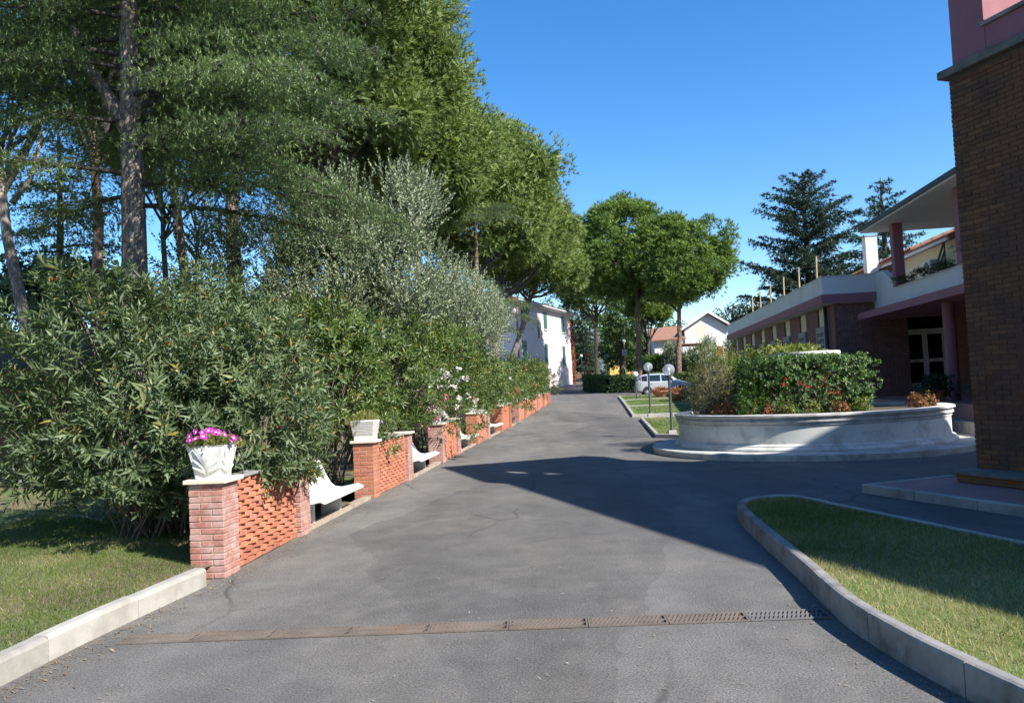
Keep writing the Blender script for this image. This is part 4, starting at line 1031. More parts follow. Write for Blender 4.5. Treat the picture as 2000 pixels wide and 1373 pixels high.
# entrance wall with glazed door
DW = 1.25
MB().box(DW, DW + .25, -8.6, -2.601, 0, 4.2).build('entrance_wall', X['brick_wing'], WG)
dr_ = thing('entrance_door', 'glazed double door in a grey metal frame inside the dark portico', 'door', (12.2 + .124 * (DW - .02) , 30 + .992 * (DW - .02), 1.15), AZ)
def dbox(a, b, z0, z1, th0, th1): return MB().box(-th1, -th0, -b, -a, z0, z1)
y0 = 2.62; w = 1.95
fr = MB()
for (a, b, z0, z1) in ((y0, y0 + .07, 0, 2.75), (y0 + w - .07, y0 + w, 0, 2.75), (y0 + .07, y0 + w - .07, 2.10, 2.2), (y0 + .07, y0 + w - .07, 2.68, 2.75), (y0 + .20, y0 + .26, 0, 2.1), (y0 + w - .26, y0 + w - .2, 0, 2.1)):
    fr.box(-.08, 0, -b, -a, z0, z1)
fr.build('door_frame', X['alu'], dr_)
dbox(y0 + .07, y0 + w - .07, 2.2, 2.68, .01, .03).build('transom_pane', X['paneglass'], dr_)
for a, b in ((y0 + .07, y0 + .2), (y0 + w - .2, y0 + w - .07)): dbox(a, b, .05, 2.1, .01, .03).build('side_pane', X['paneglass'], dr_)
for (a, b) in ((y0 + .262, y0 + w / 2 - .004), (y0 + w / 2 + .004, y0 + w - .262)):
    lf = MB()
    for (p, q, z0, z1) in ((a, a + .09, 0, 2.09), (b - .09, b, 0, 2.09), (a + .09, b - .09, 0, .14), (a + .09, b - .09, .93, 1.05), (a + .09, b - .09, 2.0, 2.09)): lf.box(-.07, -.015, -q, -p, z0, z1)
    lf = lf.build('door_leaf', X['alu'], dr_)
    for z0, z1 in ((.14, .93), (1.05, 2.0)): dbox(a + .09, b - .09, z0, z1, .03, .045).build('pane', X['paneglass'], lf)
    MB().box(-.12, -.071, -(a + b) / 2 - .1, -(a + b) / 2 + .1, .97, 1.0).build('handle', X['iron'], lf)

# ------------------------------------------------------------------ balcony block over the portico
BB = thing('balcony_building', 'two-storey block with pink columns, white balcony and overhanging dark-edged roof', 'building', (12.75, 28.6, 0), AZ)
MB().box(-10.2, .9, -9, 0, 3.72, 3.96).build('canopy', X['pink_trim'], BB)
MB().box(-10.2, .3, -.95, -.75, 3.961, 4.65).build('balcony_parapet', X['white_wall'], BB)
MB().box(-10.2, -1.3, -.98, -.72, 4.651, 4.685).build('coping', X['capstone'], BB)
mb = MB(); v = [(-1.3, -.95, 4.652), (1.1, -.95, 4.652), (1.1, -.95, 5.43), (.2, -.95, 5.43)]; v += [(x, -.75, z) for x, y, z in v]
mb.add(v, [(3, 2, 1, 0), (4, 5, 6, 7), (0, 1, 5, 4), (1, 2, 6, 5), (2, 3, 7, 6), (3, 0, 4, 7)]).build('sloped_parapet_end', X['white_wall'], BB)
MB().box(.301, 1.3, -.9499, -.7501, 3.961, 4.651).build('parapet_return', X['white_wall'], BB)
MB().box(-10.2, .45, -9, -.15, 6.86, 6.92).build('soffit', X['white_wall'], BB)
mb = MB(); mb.add([(-10.2, -.1, 6.921), (.5, -.1, 6.921), (.5, -9, 6.921), (-10.2, -9, 6.921), (-10.2, -.1, 7.07), (.5, -.1, 7.07), (.5, -4.6, 7.8), (-10.2, -4.6, 7.8), (-10.2, -9, 7.1), (.5, -9, 7.1)],
       [(0, 1, 2, 3), (0, 4, 5, 1), (4, 7, 6, 5), (7, 8, 9, 6), (1, 5, 6, 9, 2), (3, 8, 7, 4, 0)]); mb.build('roof', X['fascia'], BB)
for x in (-1.1, -6.3): MB().box(x - .16, x + .16, -1.02, -.70, 4.686, 6.859).build('column', X['pink_trim'], BB)
for x in (-5.2, -9.6): MB().tube([(x, -.75, .85), (x, -.75, 3.719)], .17, 18).build('portico_column', X['pink_trim'], BB, autosm=50)
MB().box(-10.2, .5, -9, -3.5, 3.97, 6.859).build('upper_wall', X['cream'], BB)
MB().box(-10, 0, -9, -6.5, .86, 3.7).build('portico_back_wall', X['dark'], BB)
MB().box(-10.2, -10.0, -9, -.9, .86, 3.7).build('portico_sun_block', X['brick_wing'], BB)  # unseen wall added to keep the sun out of the portico
MB().box(-10.2, 2.4, -9.2, .15, -.05, .85).build('portico_floor', X['pavers'], BB)
for i in range(2): MB().box(1.3 + i * .32, 2.62, -5.2, -1.9, .851 + i * .15, 1.0 + i * .15).build('step', X['concrete_grey'], BB)
MB().box(-10.2, 2.4, .151, .5, -.05, .45).build('lower_step', X['concrete_grey'], BB)
# rear cream volume with tiled eave, chimney, air conditioner
RB = thing('rear_house', 'cream upper house with tiled eaves behind the balcony', 'building', (12.75, 28.6, 0), AZ)
MB().box(.51, 17, -11, -3.5, 4.0, 6.5).build('wall', X['cream'], RB)
mb = MB(); mb.add([(.3, -3.1, 6.62), (17.5, -3.1, 6.62), (14.5, -7, 8.1), (3.5, -7, 8.1), (.3, -11, 6.62), (17.5, -11, 6.62), (.3, -3.1, 6.5), (17.5, -3.1, 6.5), (.3, -11, 6.5), (17.5, -11, 6.5)],
       [(0, 1, 2, 3), (3, 2, 5, 4), (1, 5, 2), (0, 3, 4), (0, 6, 7, 1), (6, 8, 9, 7), (0, 4, 8, 6), (1, 7, 9, 5)])
rf = mb.build('roof', X['tiles'], RB)
def tile_rows(mb, p0, p1, up, n, m, r=.07):
    """rows of half-round tiles: p0->p1 along the eave, up = vector to the ridge"""
    p0, p1, up = Vector(p0), Vector(p1), Vector(up)
    for i in range(n):
        a = p0.lerp(p1, (i + .5) / n)
        for j in range(m): mb.tube([a + up * (j / m) + Vector((0, 0, .03)), a + up * ((j + 1.08) / m) + Vector((0, 0, .015))], [r, r * .85], 6, False)
tm = MB(); tile_rows(tm, (3.8, -3.08, 6.63), (14.2, -3.08, 6.63), (0, -3.9, 1.48), 46, 9, .1); tm.build('tile_rows', X['tiles'], rf, kind='stuff')
MB().box(.3, 17.4, -3.14, -3.06, 6.40, 6.499).build('gutter', X['white_wall'], RB)
ch = MB().box(7.35, 7.85, -2.95, -2.45, 5.2, 7.85).build('chimney', X['white_wall'], RB); MB().box(7.33, 7.87, -2.97, -2.43, 7.851, 7.9).build('chimney_cap', X['concrete_grey'], ch)
MB().box(7.0, 17, -6, -2.2, 5.2, 5.8).build('lean_to', X['cream'], RB)
mb = MB(); mb.add([(6.6, -1.9, 5.8), (17, -1.9, 5.8), (17, -4.5, 6.6), (6.6, -4.5, 6.6), (6.6, -4.5, 5.8), (17, -4.5, 5.8)], [(0, 1, 2, 3), (0, 3, 4), (1, 5, 2), (0, 4, 5, 1)]); lt = mb.build('lean_to_roof', X['tiles'], RB)
tm = MB(); tile_rows(tm, (6.7, -1.88, 5.81), (16.9, -1.88, 5.81), (0, -2.6, .8), 44, 7, .1); tm.build('tile_rows', X['tiles'], lt, kind='stuff')
p = Matrix.Rotation(AZ, 4, 'Z') @ Vector((2.2, -3.15, 5.35)) + Vector((12.75, 28.6, 0))
ac = thing('air_conditioner', 'white air conditioning unit on the cream wall behind the balcony', 'air conditioner', p, AZ)
MB().box(-.42, .42, -.16, .16, 0, .58, .02).build('casing', X['white_wall'], ac)
MB().lathe([(.0, 0), (.22, 0), (.22, .02), (0, .02)], 20).build('fan_grille', X['iron'], ac, loc=(-.1, .165, .29), rot=(-math.pi / 2, 0, 0))
MB().box(-.35, -.3, -.34, .1, -.06, -.001).build('bracket', X['iron'], ac); MB().box(.3, .35, -.34, .1, -.06, -.001).build('bracket', X['iron'], ac)
q0 = Vector((12.75, 28.6, 0)); RM = Matrix.Rotation(AZ, 4, 'Z')
hr = MB()
for dz in (0, .35): hr.tube([RM @ Vector((.9, -3.2, 6.1 + dz)), RM @ Vector((2.0, -3.2, 5.05 + dz))], .035, 6)
for s in (0, 1): hr.tube([RM @ Vector((.9 + s * 1.1, -3.2, 6.1 - 1.05 * s + .35)), RM @ Vector((.9 + s * 1.1, -3.2, 4.2))], .03, 6)
tag(hr.build('stair_rail', X['fascia'], loc=q0), 'dark sloping stair rail beside the air conditioning unit', 'railing')
# trailing plants along the balcony
for i, (x, w_, lb) in enumerate(((-1.75, .34, 'bushy trailing plant by the far balcony column'), (-3.6, .4, 'low trailing plant in the middle of the balcony'), (-4.9, .34, 'balcony plant left of the near column'), (-7.35, .55, 'large trailing plant right of the near balcony column'))):
    p = RM @ Vector((x, -.80, 4.69)) + q0
    place_shrub('balcony_plant', lb, 'plant', p, (w_, w_ * .6), .26 + .25 * (i == 3), X['leaf_hedge'], 60 + i, 80, .07, .035, 3, 3, .07, .35, 'plants along the balcony', -.08, 10, .006, .4, .1, .25, [('fl_coral', 2, .04, None)])
# potted plant beside the portico column
pp = thing('potted_plant', 'dark leafy plant in a terracotta pot by the portico column', 'potted plant', RM @ Vector((-5.9, .0, .85)) + q0)
MB().lathe([(0, 0), (.17, 0), (.24, .26), (.27, .27), (.27, .33), (.23, .33), (.2, .28), (0, .28)], 20).build('pot', X['terracotta'], pp, autosm=40)
rng = np.random.default_rng(66); fol = Fol(); P = np.tile([0, 0, .3], (90, 1)) + rng.normal(0, .12, (90, 3)) * [1, 1, .1]; D = unit(rng.normal(0, .55, (90, 3)) + [0, 0, .8]); whorls(fol, rng, P, D, 3, 3, .4, .22, .05, np.full(90, .4)); fol.build('leaves', X['leaf_dark'], pp)

# ------------------------------------------------------------------ pink house at the end of the drive
HZ = math.atan2(.94045, .33992)
PH = thing('pink_house', 'pale pink two-storey house with green shutters and tiled roof', 'house', (.4, 68.4, 1.2), HZ)
# local x away along the lit facade (y=0), local +y to the left
hz = 8.15
MB().box(0, 17.65, 0, 10, -1, hz).build('wall', X['pink_wall'], PH)
mb = MB(); o = .55
mb.add([(-o, -o, hz + .12), (17.65 + o, -o, hz + .12), (17.65 + o, 10 + o, hz + .12), (-o, 10 + o, hz + .12), (5, 5, hz + 1.75), (12.65, 5, hz + 1.75), (-o, -o, hz - .02), (17.65 + o, -o, hz - .02), (17.65 + o, 10 + o, hz - .02), (-o, 10 + o, hz - .02)],
       [(0, 1, 5, 4), (1, 2, 5), (2, 3, 4, 5), (3, 0, 4), (0, 6, 7, 1), (1, 7, 8, 2), (2, 8, 9, 3), (3, 9, 6, 0), (6, 9, 8, 7)])
rf = mb.build('roof', X['tiles'], PH)
tm = MB(); tile_rows(tm, (-.5, -.56, hz + .13), (18.1, -.56, hz + .13), (0, 1.2, .34), 84, 3, .085); tm.build('tile_rows', X['tiles'], rf, kind='stuff')
MB().box(-o + .02, 17.65 + o - .02, -o + .02, 0, hz - .07, hz - .021).build('eave_soffit', X['white_wall'], PH)
MB().tube([(-o, -o - .06, hz + .05), (17.65 + o, -o - .06, hz + .05)], .07, 8).build('gutter', X['white_wall'], PH, True)
for (a, b, z0, z1, nm) in ((1.55, 2.45, 6.12, 7.8, 0), (8.05, 9.05, 6.15, 7.78, 0), (14.0, 14.9, 6.15, 7.8, 0), (1.55, 2.65, 2.9, 4.8, 0), (8.05, 8.95, 2.88, 4.76, 0), (14.0, 14.9, 2.8, 4.73, 0)):
    wn = MB().box(a, b, -.05, .02, z0, z1).build('window', X['shutter_green'], PH)
    mid = (a + b) / 2; m2 = MB()
    for (p, q) in ((a + .05, mid - .03), (mid + .03, b - .05)):
        n = int((z1 - z0) / .12)
        for k in range(n): m2.box(p, q, -.066, -.0501, z0 + .06 + k * .12, z0 + .13 + k * .12)
    m2.build('shutter_slats', X['shutter_green'], wn)
    MB().box(a - .08, b + .08, -.12, .02, z0 - .08, z0 - .001).build('sill', X['white_wall'], wn)
sw = MB().box(6.2, 6.65, -.03, .02, 5.15, 6.75).build('stair_window', X['paneglass'], PH); MB().box(6.12, 6.73, -.1, .02, 5.07, 5.149).build('sill', X['white_wall'], sw)
MB().box(14.6, 15.4, -.04, .02, .55, 1.3).build('vent_door', X['white_wall'], PH)
MB().tube([(.3, -.1, 0), (.3, -.1, hz)], .06, 8).build('downpipe', X['pink_trim'], PH, True)
iv = Fol(); rng = np.random.default_rng(9); n = 900
P = np.column_stack([17.55 + rng.normal(0, .18, n), -.1 + rng.normal(0, .08, n), rng.uniform(0, hz - .5, n)]); iv.leaves(P, rdir(rng, n) + [0, -.3, -.3], rdir(rng, n), .2, .16, rng.uniform(.0, .6, n)); iv.build('creeper', X['leaf_rust'], PH)

# far cream house with gable
FH = thing('gabled_house', 'white gabled house with tiled roof and glazed veranda behind the umbrella pines', 'house', (17.0, 95, 2.3), R(-6))
MB().box(0, 4.2, 0, 9, -1, 4.6).build('low_wall', X['white_wall'], FH)
mb = MB(); v = [(4.2, -.2), (8.4, -.2), (8.4, 9), (4.2, 9)]
mb.box(3.6, 8.6, -.2, 9, -1, 5.7); mb.add([(3.6, -.2, 5.7), (8.6, -.2, 5.7), (6.35, -.2, 7.3), (3.6, 9, 5.7), (8.6, 9, 5.7), (6.35, 9, 7.3)], [(0, 1, 2), (3, 5, 4), (0, 2, 5, 3), (1, 4, 5, 2)])
mb.build('gable_wall', X['white_wall'], FH)
mb = MB(); mb.add([(3.1, -.7, 5.55), (6.35, -.7, 7.62), (9.1, -.7, 5.75), (3.1, 9.4, 5.55), (6.35, 9.4, 7.62), (9.1, 9.4, 5.75), (3.1, -.7, 5.35), (6.35, -.7, 7.4), (9.1, -.7, 5.55), (3.1, 9.4, 5.35), (6.35, 9.4, 7.4), (9.1, 9.4, 5.55)],
       [(0, 1, 4, 3), (1, 2, 5, 4), (6, 9, 10, 7), (7, 10, 11, 8), (0, 6, 7, 1), (1, 7, 8, 2), (2, 8, 11, 5), (0, 3, 9, 6)]); mb.build('gable_roof', X['tiles'], FH)
mb = MB(); mb.add([(3.0, -.76, 5.3), (6.35, -.76, 7.35), (9.2, -.76, 5.5), (9.2, -.76, 5.78), (6.35, -.76, 7.66), (3.0, -.76, 5.6)], [(0, 1, 4, 5), (1, 2, 3, 4)]); mb.build('verge', X['white_wall'], FH)
mb = MB(); mb.add([(-.5, -.6, 4.5), (3.7, -.6, 4.6), (3.7, 4.5, 6.4), (-.5, 4.5, 6.2), (-.5, -.6, 4.35), (3.7, -.6, 4.45)], [(0, 1, 2, 3), (0, 4, 5, 1)]); mb.build('low_roof', X['tiles'], FH)
vr = MB().box(2.2, 6.3, -1.2, -.21, 1.0, 3.75).build('veranda', X['fascia'], FH)
for i in range(5): MB().box(2.35 + i * .8, 3.05 + i * .8, -1.23, -1.201, 1.9, 3.5).build('curtain_pane', X['white_wall'], vr)
MB().box(2.0, 6.5, -1.35, -.205, 3.751, 3.85).build('veranda_roof', X['tiles'], FH)
MB().box(7.3, 7.95, -.25, -.19, 2.0, 3.4).build('window', X['terracotta'], FH)
MB().box(5.0, 6.0, -.215, -.19, 4.4, 5.9).build('niche', X['cream'], FH)
BHs = thing('brown_house', 'low brownish house with flat roof at the far end of the low wing', 'house', (26.5, 110, 2.8), 0)
MB().box(0, 8, 0, 8, -1, 4.6).build('wall', X['brick_wing'], BHs); rf = MB().box(-.4, 8.4, -.4, 8.4, 4.601, 4.85).build('roof', X['concrete_grey'], BHs); MB().box(3.2, 3.9, 2, 2.7, 4.851, 5.9).build('chimney', X['white_wall'], rf)
YB = thing('yellow_building', 'low yellow building beyond the hedge at the end of the drive', 'building', (13.6, 112, 2.9), 0)
MB().box(0, 4.5, 0, 6, -1, 3.0).build('wall', X['yellow_wall'], YB); MB().box(-.4, 5, -.5, 6.4, 3.001, 3.25).build('roof', X['concrete_grey'], YB); MB().box(2.6, 4.0, -.03, .02, .8, 2.4).build('window', X['paneglass'], YB)

# gate, pole and signal at the end of the drive
GT = thing('gate', 'brown slatted gate between posts at the far end of the drive', 'gate', (8.2, 97, g(97)))
MB().box(-.9, 1.3, -.02, .06, .1, .2).build('gate_rail', X['wood'], GT); MB().box(-.9, 1.3, -.02, .06, 1.9, 2.0).build('gate_rail', X['wood'], GT)
for i in range(14): MB().box(-.9 + i * .16, -.78 + i * .16, -.05, -.021, .05, 2.2).build('slat', X['wood'], GT)
for x in (-1.1, 1.45): MB().box(x - .12, x + .12, -.12, .12, -.1, 2.45).build('gate_post', X['wood'], GT)
tag(MB().tube([(0, 0, -.2), (0, 0, 3.2)], .16, 10).build('pole', X['white'], loc=(10.2, 96, g(96))), 'white pole standing right of the far gate', 'pole')
SG = thing('traffic_signal', 'traffic signal showing red above the far gate', 'traffic signal', (9.55, 99, g(99)))
MB().tube([(0, 0, -.2), (0, 0, 2.5)], .06, 8).build('post', X['iron'], SG); hd = MB().box(-.2, .2, -.15, .15, 2.5, 3.5).build('housing', X['black'], SG)
m, t, b = newmat('red_signal'); b.inputs['Base Color'].default_value = (.8, .03, .02, 1); b.inputs['Emission Color'].default_value = (1, .02, .01, 1); b.inputs['Emission Strength'].default_value = 2.2; X['red_signal'] = m
MB().sphere((0, -.16, 3.27), .15, 12, 8).build('red_lamp', X['red_signal'], hd, True)
# low hut under the trees on the left
HT = thing('hut', 'dark brown wooden hut with sloping roof at the left edge under the trees', 'hut', (-15.2, 20, .1), R(8))
for i in range(26): MB().box(i * .15, i * .15 + .143, 0, .06, 0, 2.85).build('board', X['wood'], HT)
MB().box(.02, 3.86, .061, 3.4, 0, 2.84).build('walls', X['wood'], HT)
mb = MB(); mb.add([(-.4, -.6, 2.78), (4.3, -.6, 2.78), (4.3, 1.7, 3.9), (-.4, 1.7, 3.9), (4.3, 4, 2.8), (-.4, 4, 2.8), (-.4, -.6, 2.68), (4.3, -.6, 2.68)], [(0, 1, 2, 3), (3, 2, 4, 5), (0, 6, 7, 1), (1, 4, 2), (0, 3, 5)]); mb.build('roof', X['dark_wood'], HT)
SLB = thing('stone_bench', 'low grey stone slab seat on the shady lawn beside the hut', 'bench', (-11.6, 17.6, .14), R(5))
MB().box(-1.3, 1.2, -.25, .25, .33, .42, .02).build('slab', X['concrete_grey'], SLB)
for x in (-1.0, .7): MB().box(x, x + .3, -.2, .2, 0, .329).build('support', X['concrete_grey'], SLB)

# ------------------------------------------------------------------ lamps
def lamp(label, loc, h, rg, clear=True, base=True, pr=.045):
    t = thing('garden_lamp', label, 'lamp', loc, 0, 'globe lamps in the garden')
    if base: MB().lathe([(0, -.05), (.17, -.05), (.17, .2), (.15, .22), (0, .22)], 4, a0=math.pi / 4, a1=math.pi / 4 + 2 * math.pi).build('base_block', X['concrete'], t)
    MB().lathe([(pr * 1.6, 0), (pr * 1.6, .25), (pr, .32), (pr, h - rg - .06), (pr * 1.9, h - rg - .05), (pr * 1.9, h - rg + .03), (0, h - rg + .03)], 12).build('pole', X['iron'], t, autosm=40)
    gl = MB().sphere((0, 0, h), rg, 24, 16).build('globe', X['globe'] if clear else X['opal'], t, True)
    if clear:
        MB().lathe([(0, 0), (.035, 0), (.035, .09), (.0, .1)], 10, (0, 0, h - rg + .035)).build('socket', X['opal'], gl, autosm=40)
        MB().sphere((0, 0, h - rg + .19), .05, 10, 8, 1.35).build('bulb', X['opal'], gl, True)
    return t
lamp('nearest clear globe lamp on a dark pole by the round planter', (4.78, 24.5, g(24.5)), 2.06, .185)
lamp('second clear globe lamp, on a pale base beside the lawn strip', (5.78, 34.1, g(34.1)), 2.2, .195)
lamp('short lamp with an opal white globe beside the silver car', (7.6, 49.6, g(49.6) + .08), 1.55, .175, False, False, .035)
lamp('far clear globe lamp above the clipped hedge', (9.0, 76, g(76)), 2.9, .22, True, False)
lamp('far opal globe lamp between the olive trees behind the cars', (14.9, 64, g(64)), 2.9, .22, False, False)
lamp('thin far lamp with a white globe beside the pink house gate', (8.0, 92.5, g(92.5)), 3.0, .16, False, False, .05)
cp = thing('camera_pole', 'thin pole with a white globe and a blue box left of the pine trunk', 'pole', (10.3, 73, g(73)))
MB().tube([(0, 0, -.1), (0, 0, 4.1)], .05, 8).build('post', X['pale_wood'], cp, True); MB().box(-.22, .22, -.12, .12, 2.9, 3.5, .02).build('box', X['grey_panel'], cp); MB().sphere((0, 0, 4.25), .17, 12, 8).build('globe', X['opal'], cp, True)

# terracotta bowls of flowers
def bowl(label, loc, r, seed):
    t = thing('flower_bowl', label, 'flower bowl', loc, 0, 'terracotta flower bowls on the lawn')
    MB().lathe([(0, 0), (r * .45, 0), (r * .5, .04), (r * .85, r * .38), (r, r * .62), (r * 1.05, r * .64), (r * 1.05, r * .74), (r * .95, r * .74), (r * .9, r * .6), (0, r * .6)], 24).build('bowl', X['terracotta'], t, autosm=40)
    rng = np.random.default_rng(seed); fol = Fol(); tuft(rng, fol, (0, 0, r * .65), (r, r, r * .6), 420, .1, .06, .5, .5); fol.build('plants', X['leaf_rust'], t)
    ff = Fol(); n = 60; d = rdir(rng, n); d[:, 2] = abs(d[:, 2]); ff.leaves(np.array((0, 0, r * .68)) + d * [r, r, r * .6], d, rdir(rng, n), .07, .06, rng.uniform(0, 1, n)); ff.build('blossoms', X['fl_coral'], t)
bowl('terracotta bowl of rusty flowers in front of the silver car', (9.42, 51.5, g(51.5) + .09), .52, 1)
bowl('nearer terracotta bowl of pink flowers half hidden by the dry bush', (9.35, 45.6, g(45.6) + .09), .62, 2)

# ------------------------------------------------------------------ cars
def car(label, loc, rz, paint, flip=1):
    t = thing('parked_car', label, 'car', loc, rz, 'parked cars')
    L = 3.95; hw = .84
    # stations: x, z low, z belt, z top, half width at the belt, half width at the top
    st = [(-1.98, .42, .80, .82, .60, .56), (-1.93, .30, .98, 1.02, .72, .62), (-1.80, .26, 1.00, 1.32, .80, .60), (-1.62, .24, .99, 1.46, .83, .62), (-1.2, .22, .97, 1.52, hw, .65), (-.4, .22, .95, 1.54, hw, .66), (.25, .22, .93, 1.49, hw, .64),
          (.60, .22, .92, 1.30, hw, .63), (1.0, .22, .91, 1.04, hw, .64), (1.25, .24, .90, .93, .83, .66), (1.62, .26, .80, .84, .80, .62), (1.88, .30, .66, .70, .70, .56), (1.97, .38, .52, .56, .58, .48)]
    V = []; F = []
    for (x, zl, zb, zt, wb, wt) in st:
        half = [(0, zl), (wb * .86, zl), (wb * .985, zl + .1), (wb * 1.0, (zl + zb) * .52), (wb * .985, zb - .03), (wb * .955, zb), (wt * 1.0, zt - .045), (wt * .86, zt), (0, zt + .012)]
        ring = [(x, -y, z) for y, z in half] + [(x, y, z) for y, z in half[-2:0:-1]]
        V += ring
    n = 16
    for i in range(len(st) - 1):
        for j in range(n): F.append((i * n + j, i * n + (j + 1) % n, (i + 1) * n + (j + 1) % n, (i + 1) * n + j))
    F += [tuple(range(n)), tuple(range((len(st) - 1) * n, len(st) * n))[::-1]]
    body = MB().add(V, F).build('body', X[paint], t, autosm=28)
    def side_at(x, f):
        xs = [s[0] for s in st]; zb = np.interp(x, xs, [s[2] for s in st]); zt = np.interp(x, xs, [s[3] for s in st]) - .045; wb = np.interp(x, xs, [s[4] for s in st]) * .955; wt = np.interp(x, xs, [s[5] for s in st])
        return (wb + (wt - wb) * f + .012, zb + (zt - zb) * f)
    for sg in (-1, 1):
        for (a, b) in ((-1.62, -1.22), (-1.14, -.28), (-.20, .62)):
            v = []; m = 7
            for i in range(m):
                x = a + (b - a) * i / (m - 1); y, z = side_at(x, .06); v.append((x, sg * y, z))
            for i in range(m):
                x = b + (a - b) * i / (m - 1); y, z = side_at(x, .9 if x < .35 else .9 - .55 * max(0, (x - .35) / .27) * .4); v.append((x, sg * y, z))
            MB().add(v, [(i, i + 1, 2 * m - 2 - i, 2 * m - 1 - i) for i in range(m - 1)]).build('side_window', X['carglass'], t)
        MB().box(-1.0, -.82, sg * .855 - .015, sg * .855 + .015, .80, .83).build('door_handle', X[paint], t)
        MB().box(.62, .80, sg * .93 - .09, sg * .93 + .09, .93, 1.06, .03).build('mirror', X[paint], t)
        MB().add([(-1.90, sg * .70, .78), (-1.72, sg * .83, .80), (-1.66, sg * .745, 1.30), (-1.80, sg * .64, 1.28), (-1.95, sg * .66, .78)], [(0, 1, 2, 3), (4, 0, 3)]).build('tail_light', X['red_lens'], t)
        MB().add([(1.60, sg * .82, .62), (1.92, sg * .66, .58), (1.86, sg * .64, .68), (1.55, sg * .80, .80)], [(0, 1, 2, 3)]).build('headlight', X['opal'], t)
        for x in (-1.24, 1.22):
            w = thing('wheel', None, None, (x, sg * .76, .30)); w.parent = t; w.rotation_euler = (math.pi / 2, 0, 0)
            MB().lathe([(.20, -.09), (.27, -.10), (.30, -.07), (.305, 0), (.30, .07), (.27, .10), (.20, .09)], 26).build('tyre', X['rubber'], w, autosm=40)
            MB().lathe([(.0, 0), (.205, -.0), (.205, .09), (.19, .095), (.185, .02)], 26).build('rim_dish', X['black'], w)
            for q in (-1, 1):
                sp = MB(); sp.lathe([(0, q * .085), (.05, q * .085), (.05, q * .05)], 12)
                for k in range(9):
                    a = 2 * math.pi * k / 9; c, s_ = math.cos(a), math.sin(a); d = Vector((c, s_, 0)); e = Vector((-s_, c, 0))
                    sp.add([d * .03 + e * .02 + Vector((0, 0, q * .085)), d * .03 - e * .02 + Vector((0, 0, q * .085)), d * .195 - e * .026 + Vector((0, 0, q * .075)), d * .195 + e * .026 + Vector((0, 0, q * .075))], [(0, 1, 2, 3)])
                sp.lathe([(.185, q * .08), (.207, q * .08)], 26); sp.build('rim', X['rim'], w)
        ar = MB()
        for x in (-1.24, 1.22): ar.lathe([(.0, 0), (.345, 0)], 24)
    for x in (-1.24, 1.22):
        for sg in (-1, 1):
            MB().lathe([(0, 0), (.355, 0)], 26, a0=0, a1=math.pi).build('wheel_arch', X['black'], t, loc=(x, sg * .842, .29), rot=(math.pi / 2, 0, 0))
    MB().add([(.64, -.60, 1.30), (.64, .60, 1.30), (1.02, .68, 1.02), (1.02, -.68, 1.02)], [(0, 1, 2, 3)]).build('windscreen', X['carglass'], t, loc=(.015, 0, .02))
    MB().add([(-1.66, -.56, 1.43), (-1.66, .56, 1.43), (-1.93, .62, 1.05), (-1.93, -.62, 1.05)], [(3, 2, 1, 0)]).build('rear_window', X['carglass'], t, loc=(-.02, 0, .0))
    MB().box(-2.02, -1.9, -.62, .62, .36, .52, .02).build('bumper', X['grey_panel'], t)
    return t
car('silver compact people carrier parked behind the lawn strips', (10.85, 58.0, g(58.0)), R(-2), 'silver')
car('dark blue car mostly hidden behind the dry bush', (14.05, 55.2, g(55.2) + .02), R(176), 'navy')

# ------------------------------------------------------------------ vegetation
# oleanders behind the wall
fo = lambda z0, z1: (lambda p: z0 < p[2] < z1)
road = lambda z0, z1: (lambda p: z0 < p[2] < z1 and p[0] > .35)
place_shrub('oleander', 'largest grey-green oleander, behind the nearest pier and shell pot', 'shrub', (-4.7, 10.4, .10), (1.75, 1.35), 2.7, X['leaf_oleander'], 101, 860, .23, .037, 6, 3, .26, .45, 'oleanders behind the wall', .12, 110, .016, .45, .45, .22, [('fl_orange', 14, .03, fo(1.9, 4))], (30, 72), .3)
place_shrub('oleander', 'oleander hanging over the first wall above its hollow bricks', 'shrub', (-3.38, 10.05, .12), (1.0, 1.15), 2.3, X['leaf_oleander'], 102, 470, .19, .035, 6, 3, .24, .5, 'oleanders behind the wall', .75, 50, .014, .5, .3, .22, [('fl_orange', 6, .03, fo(1.6, 4))], (32, 75), .2)
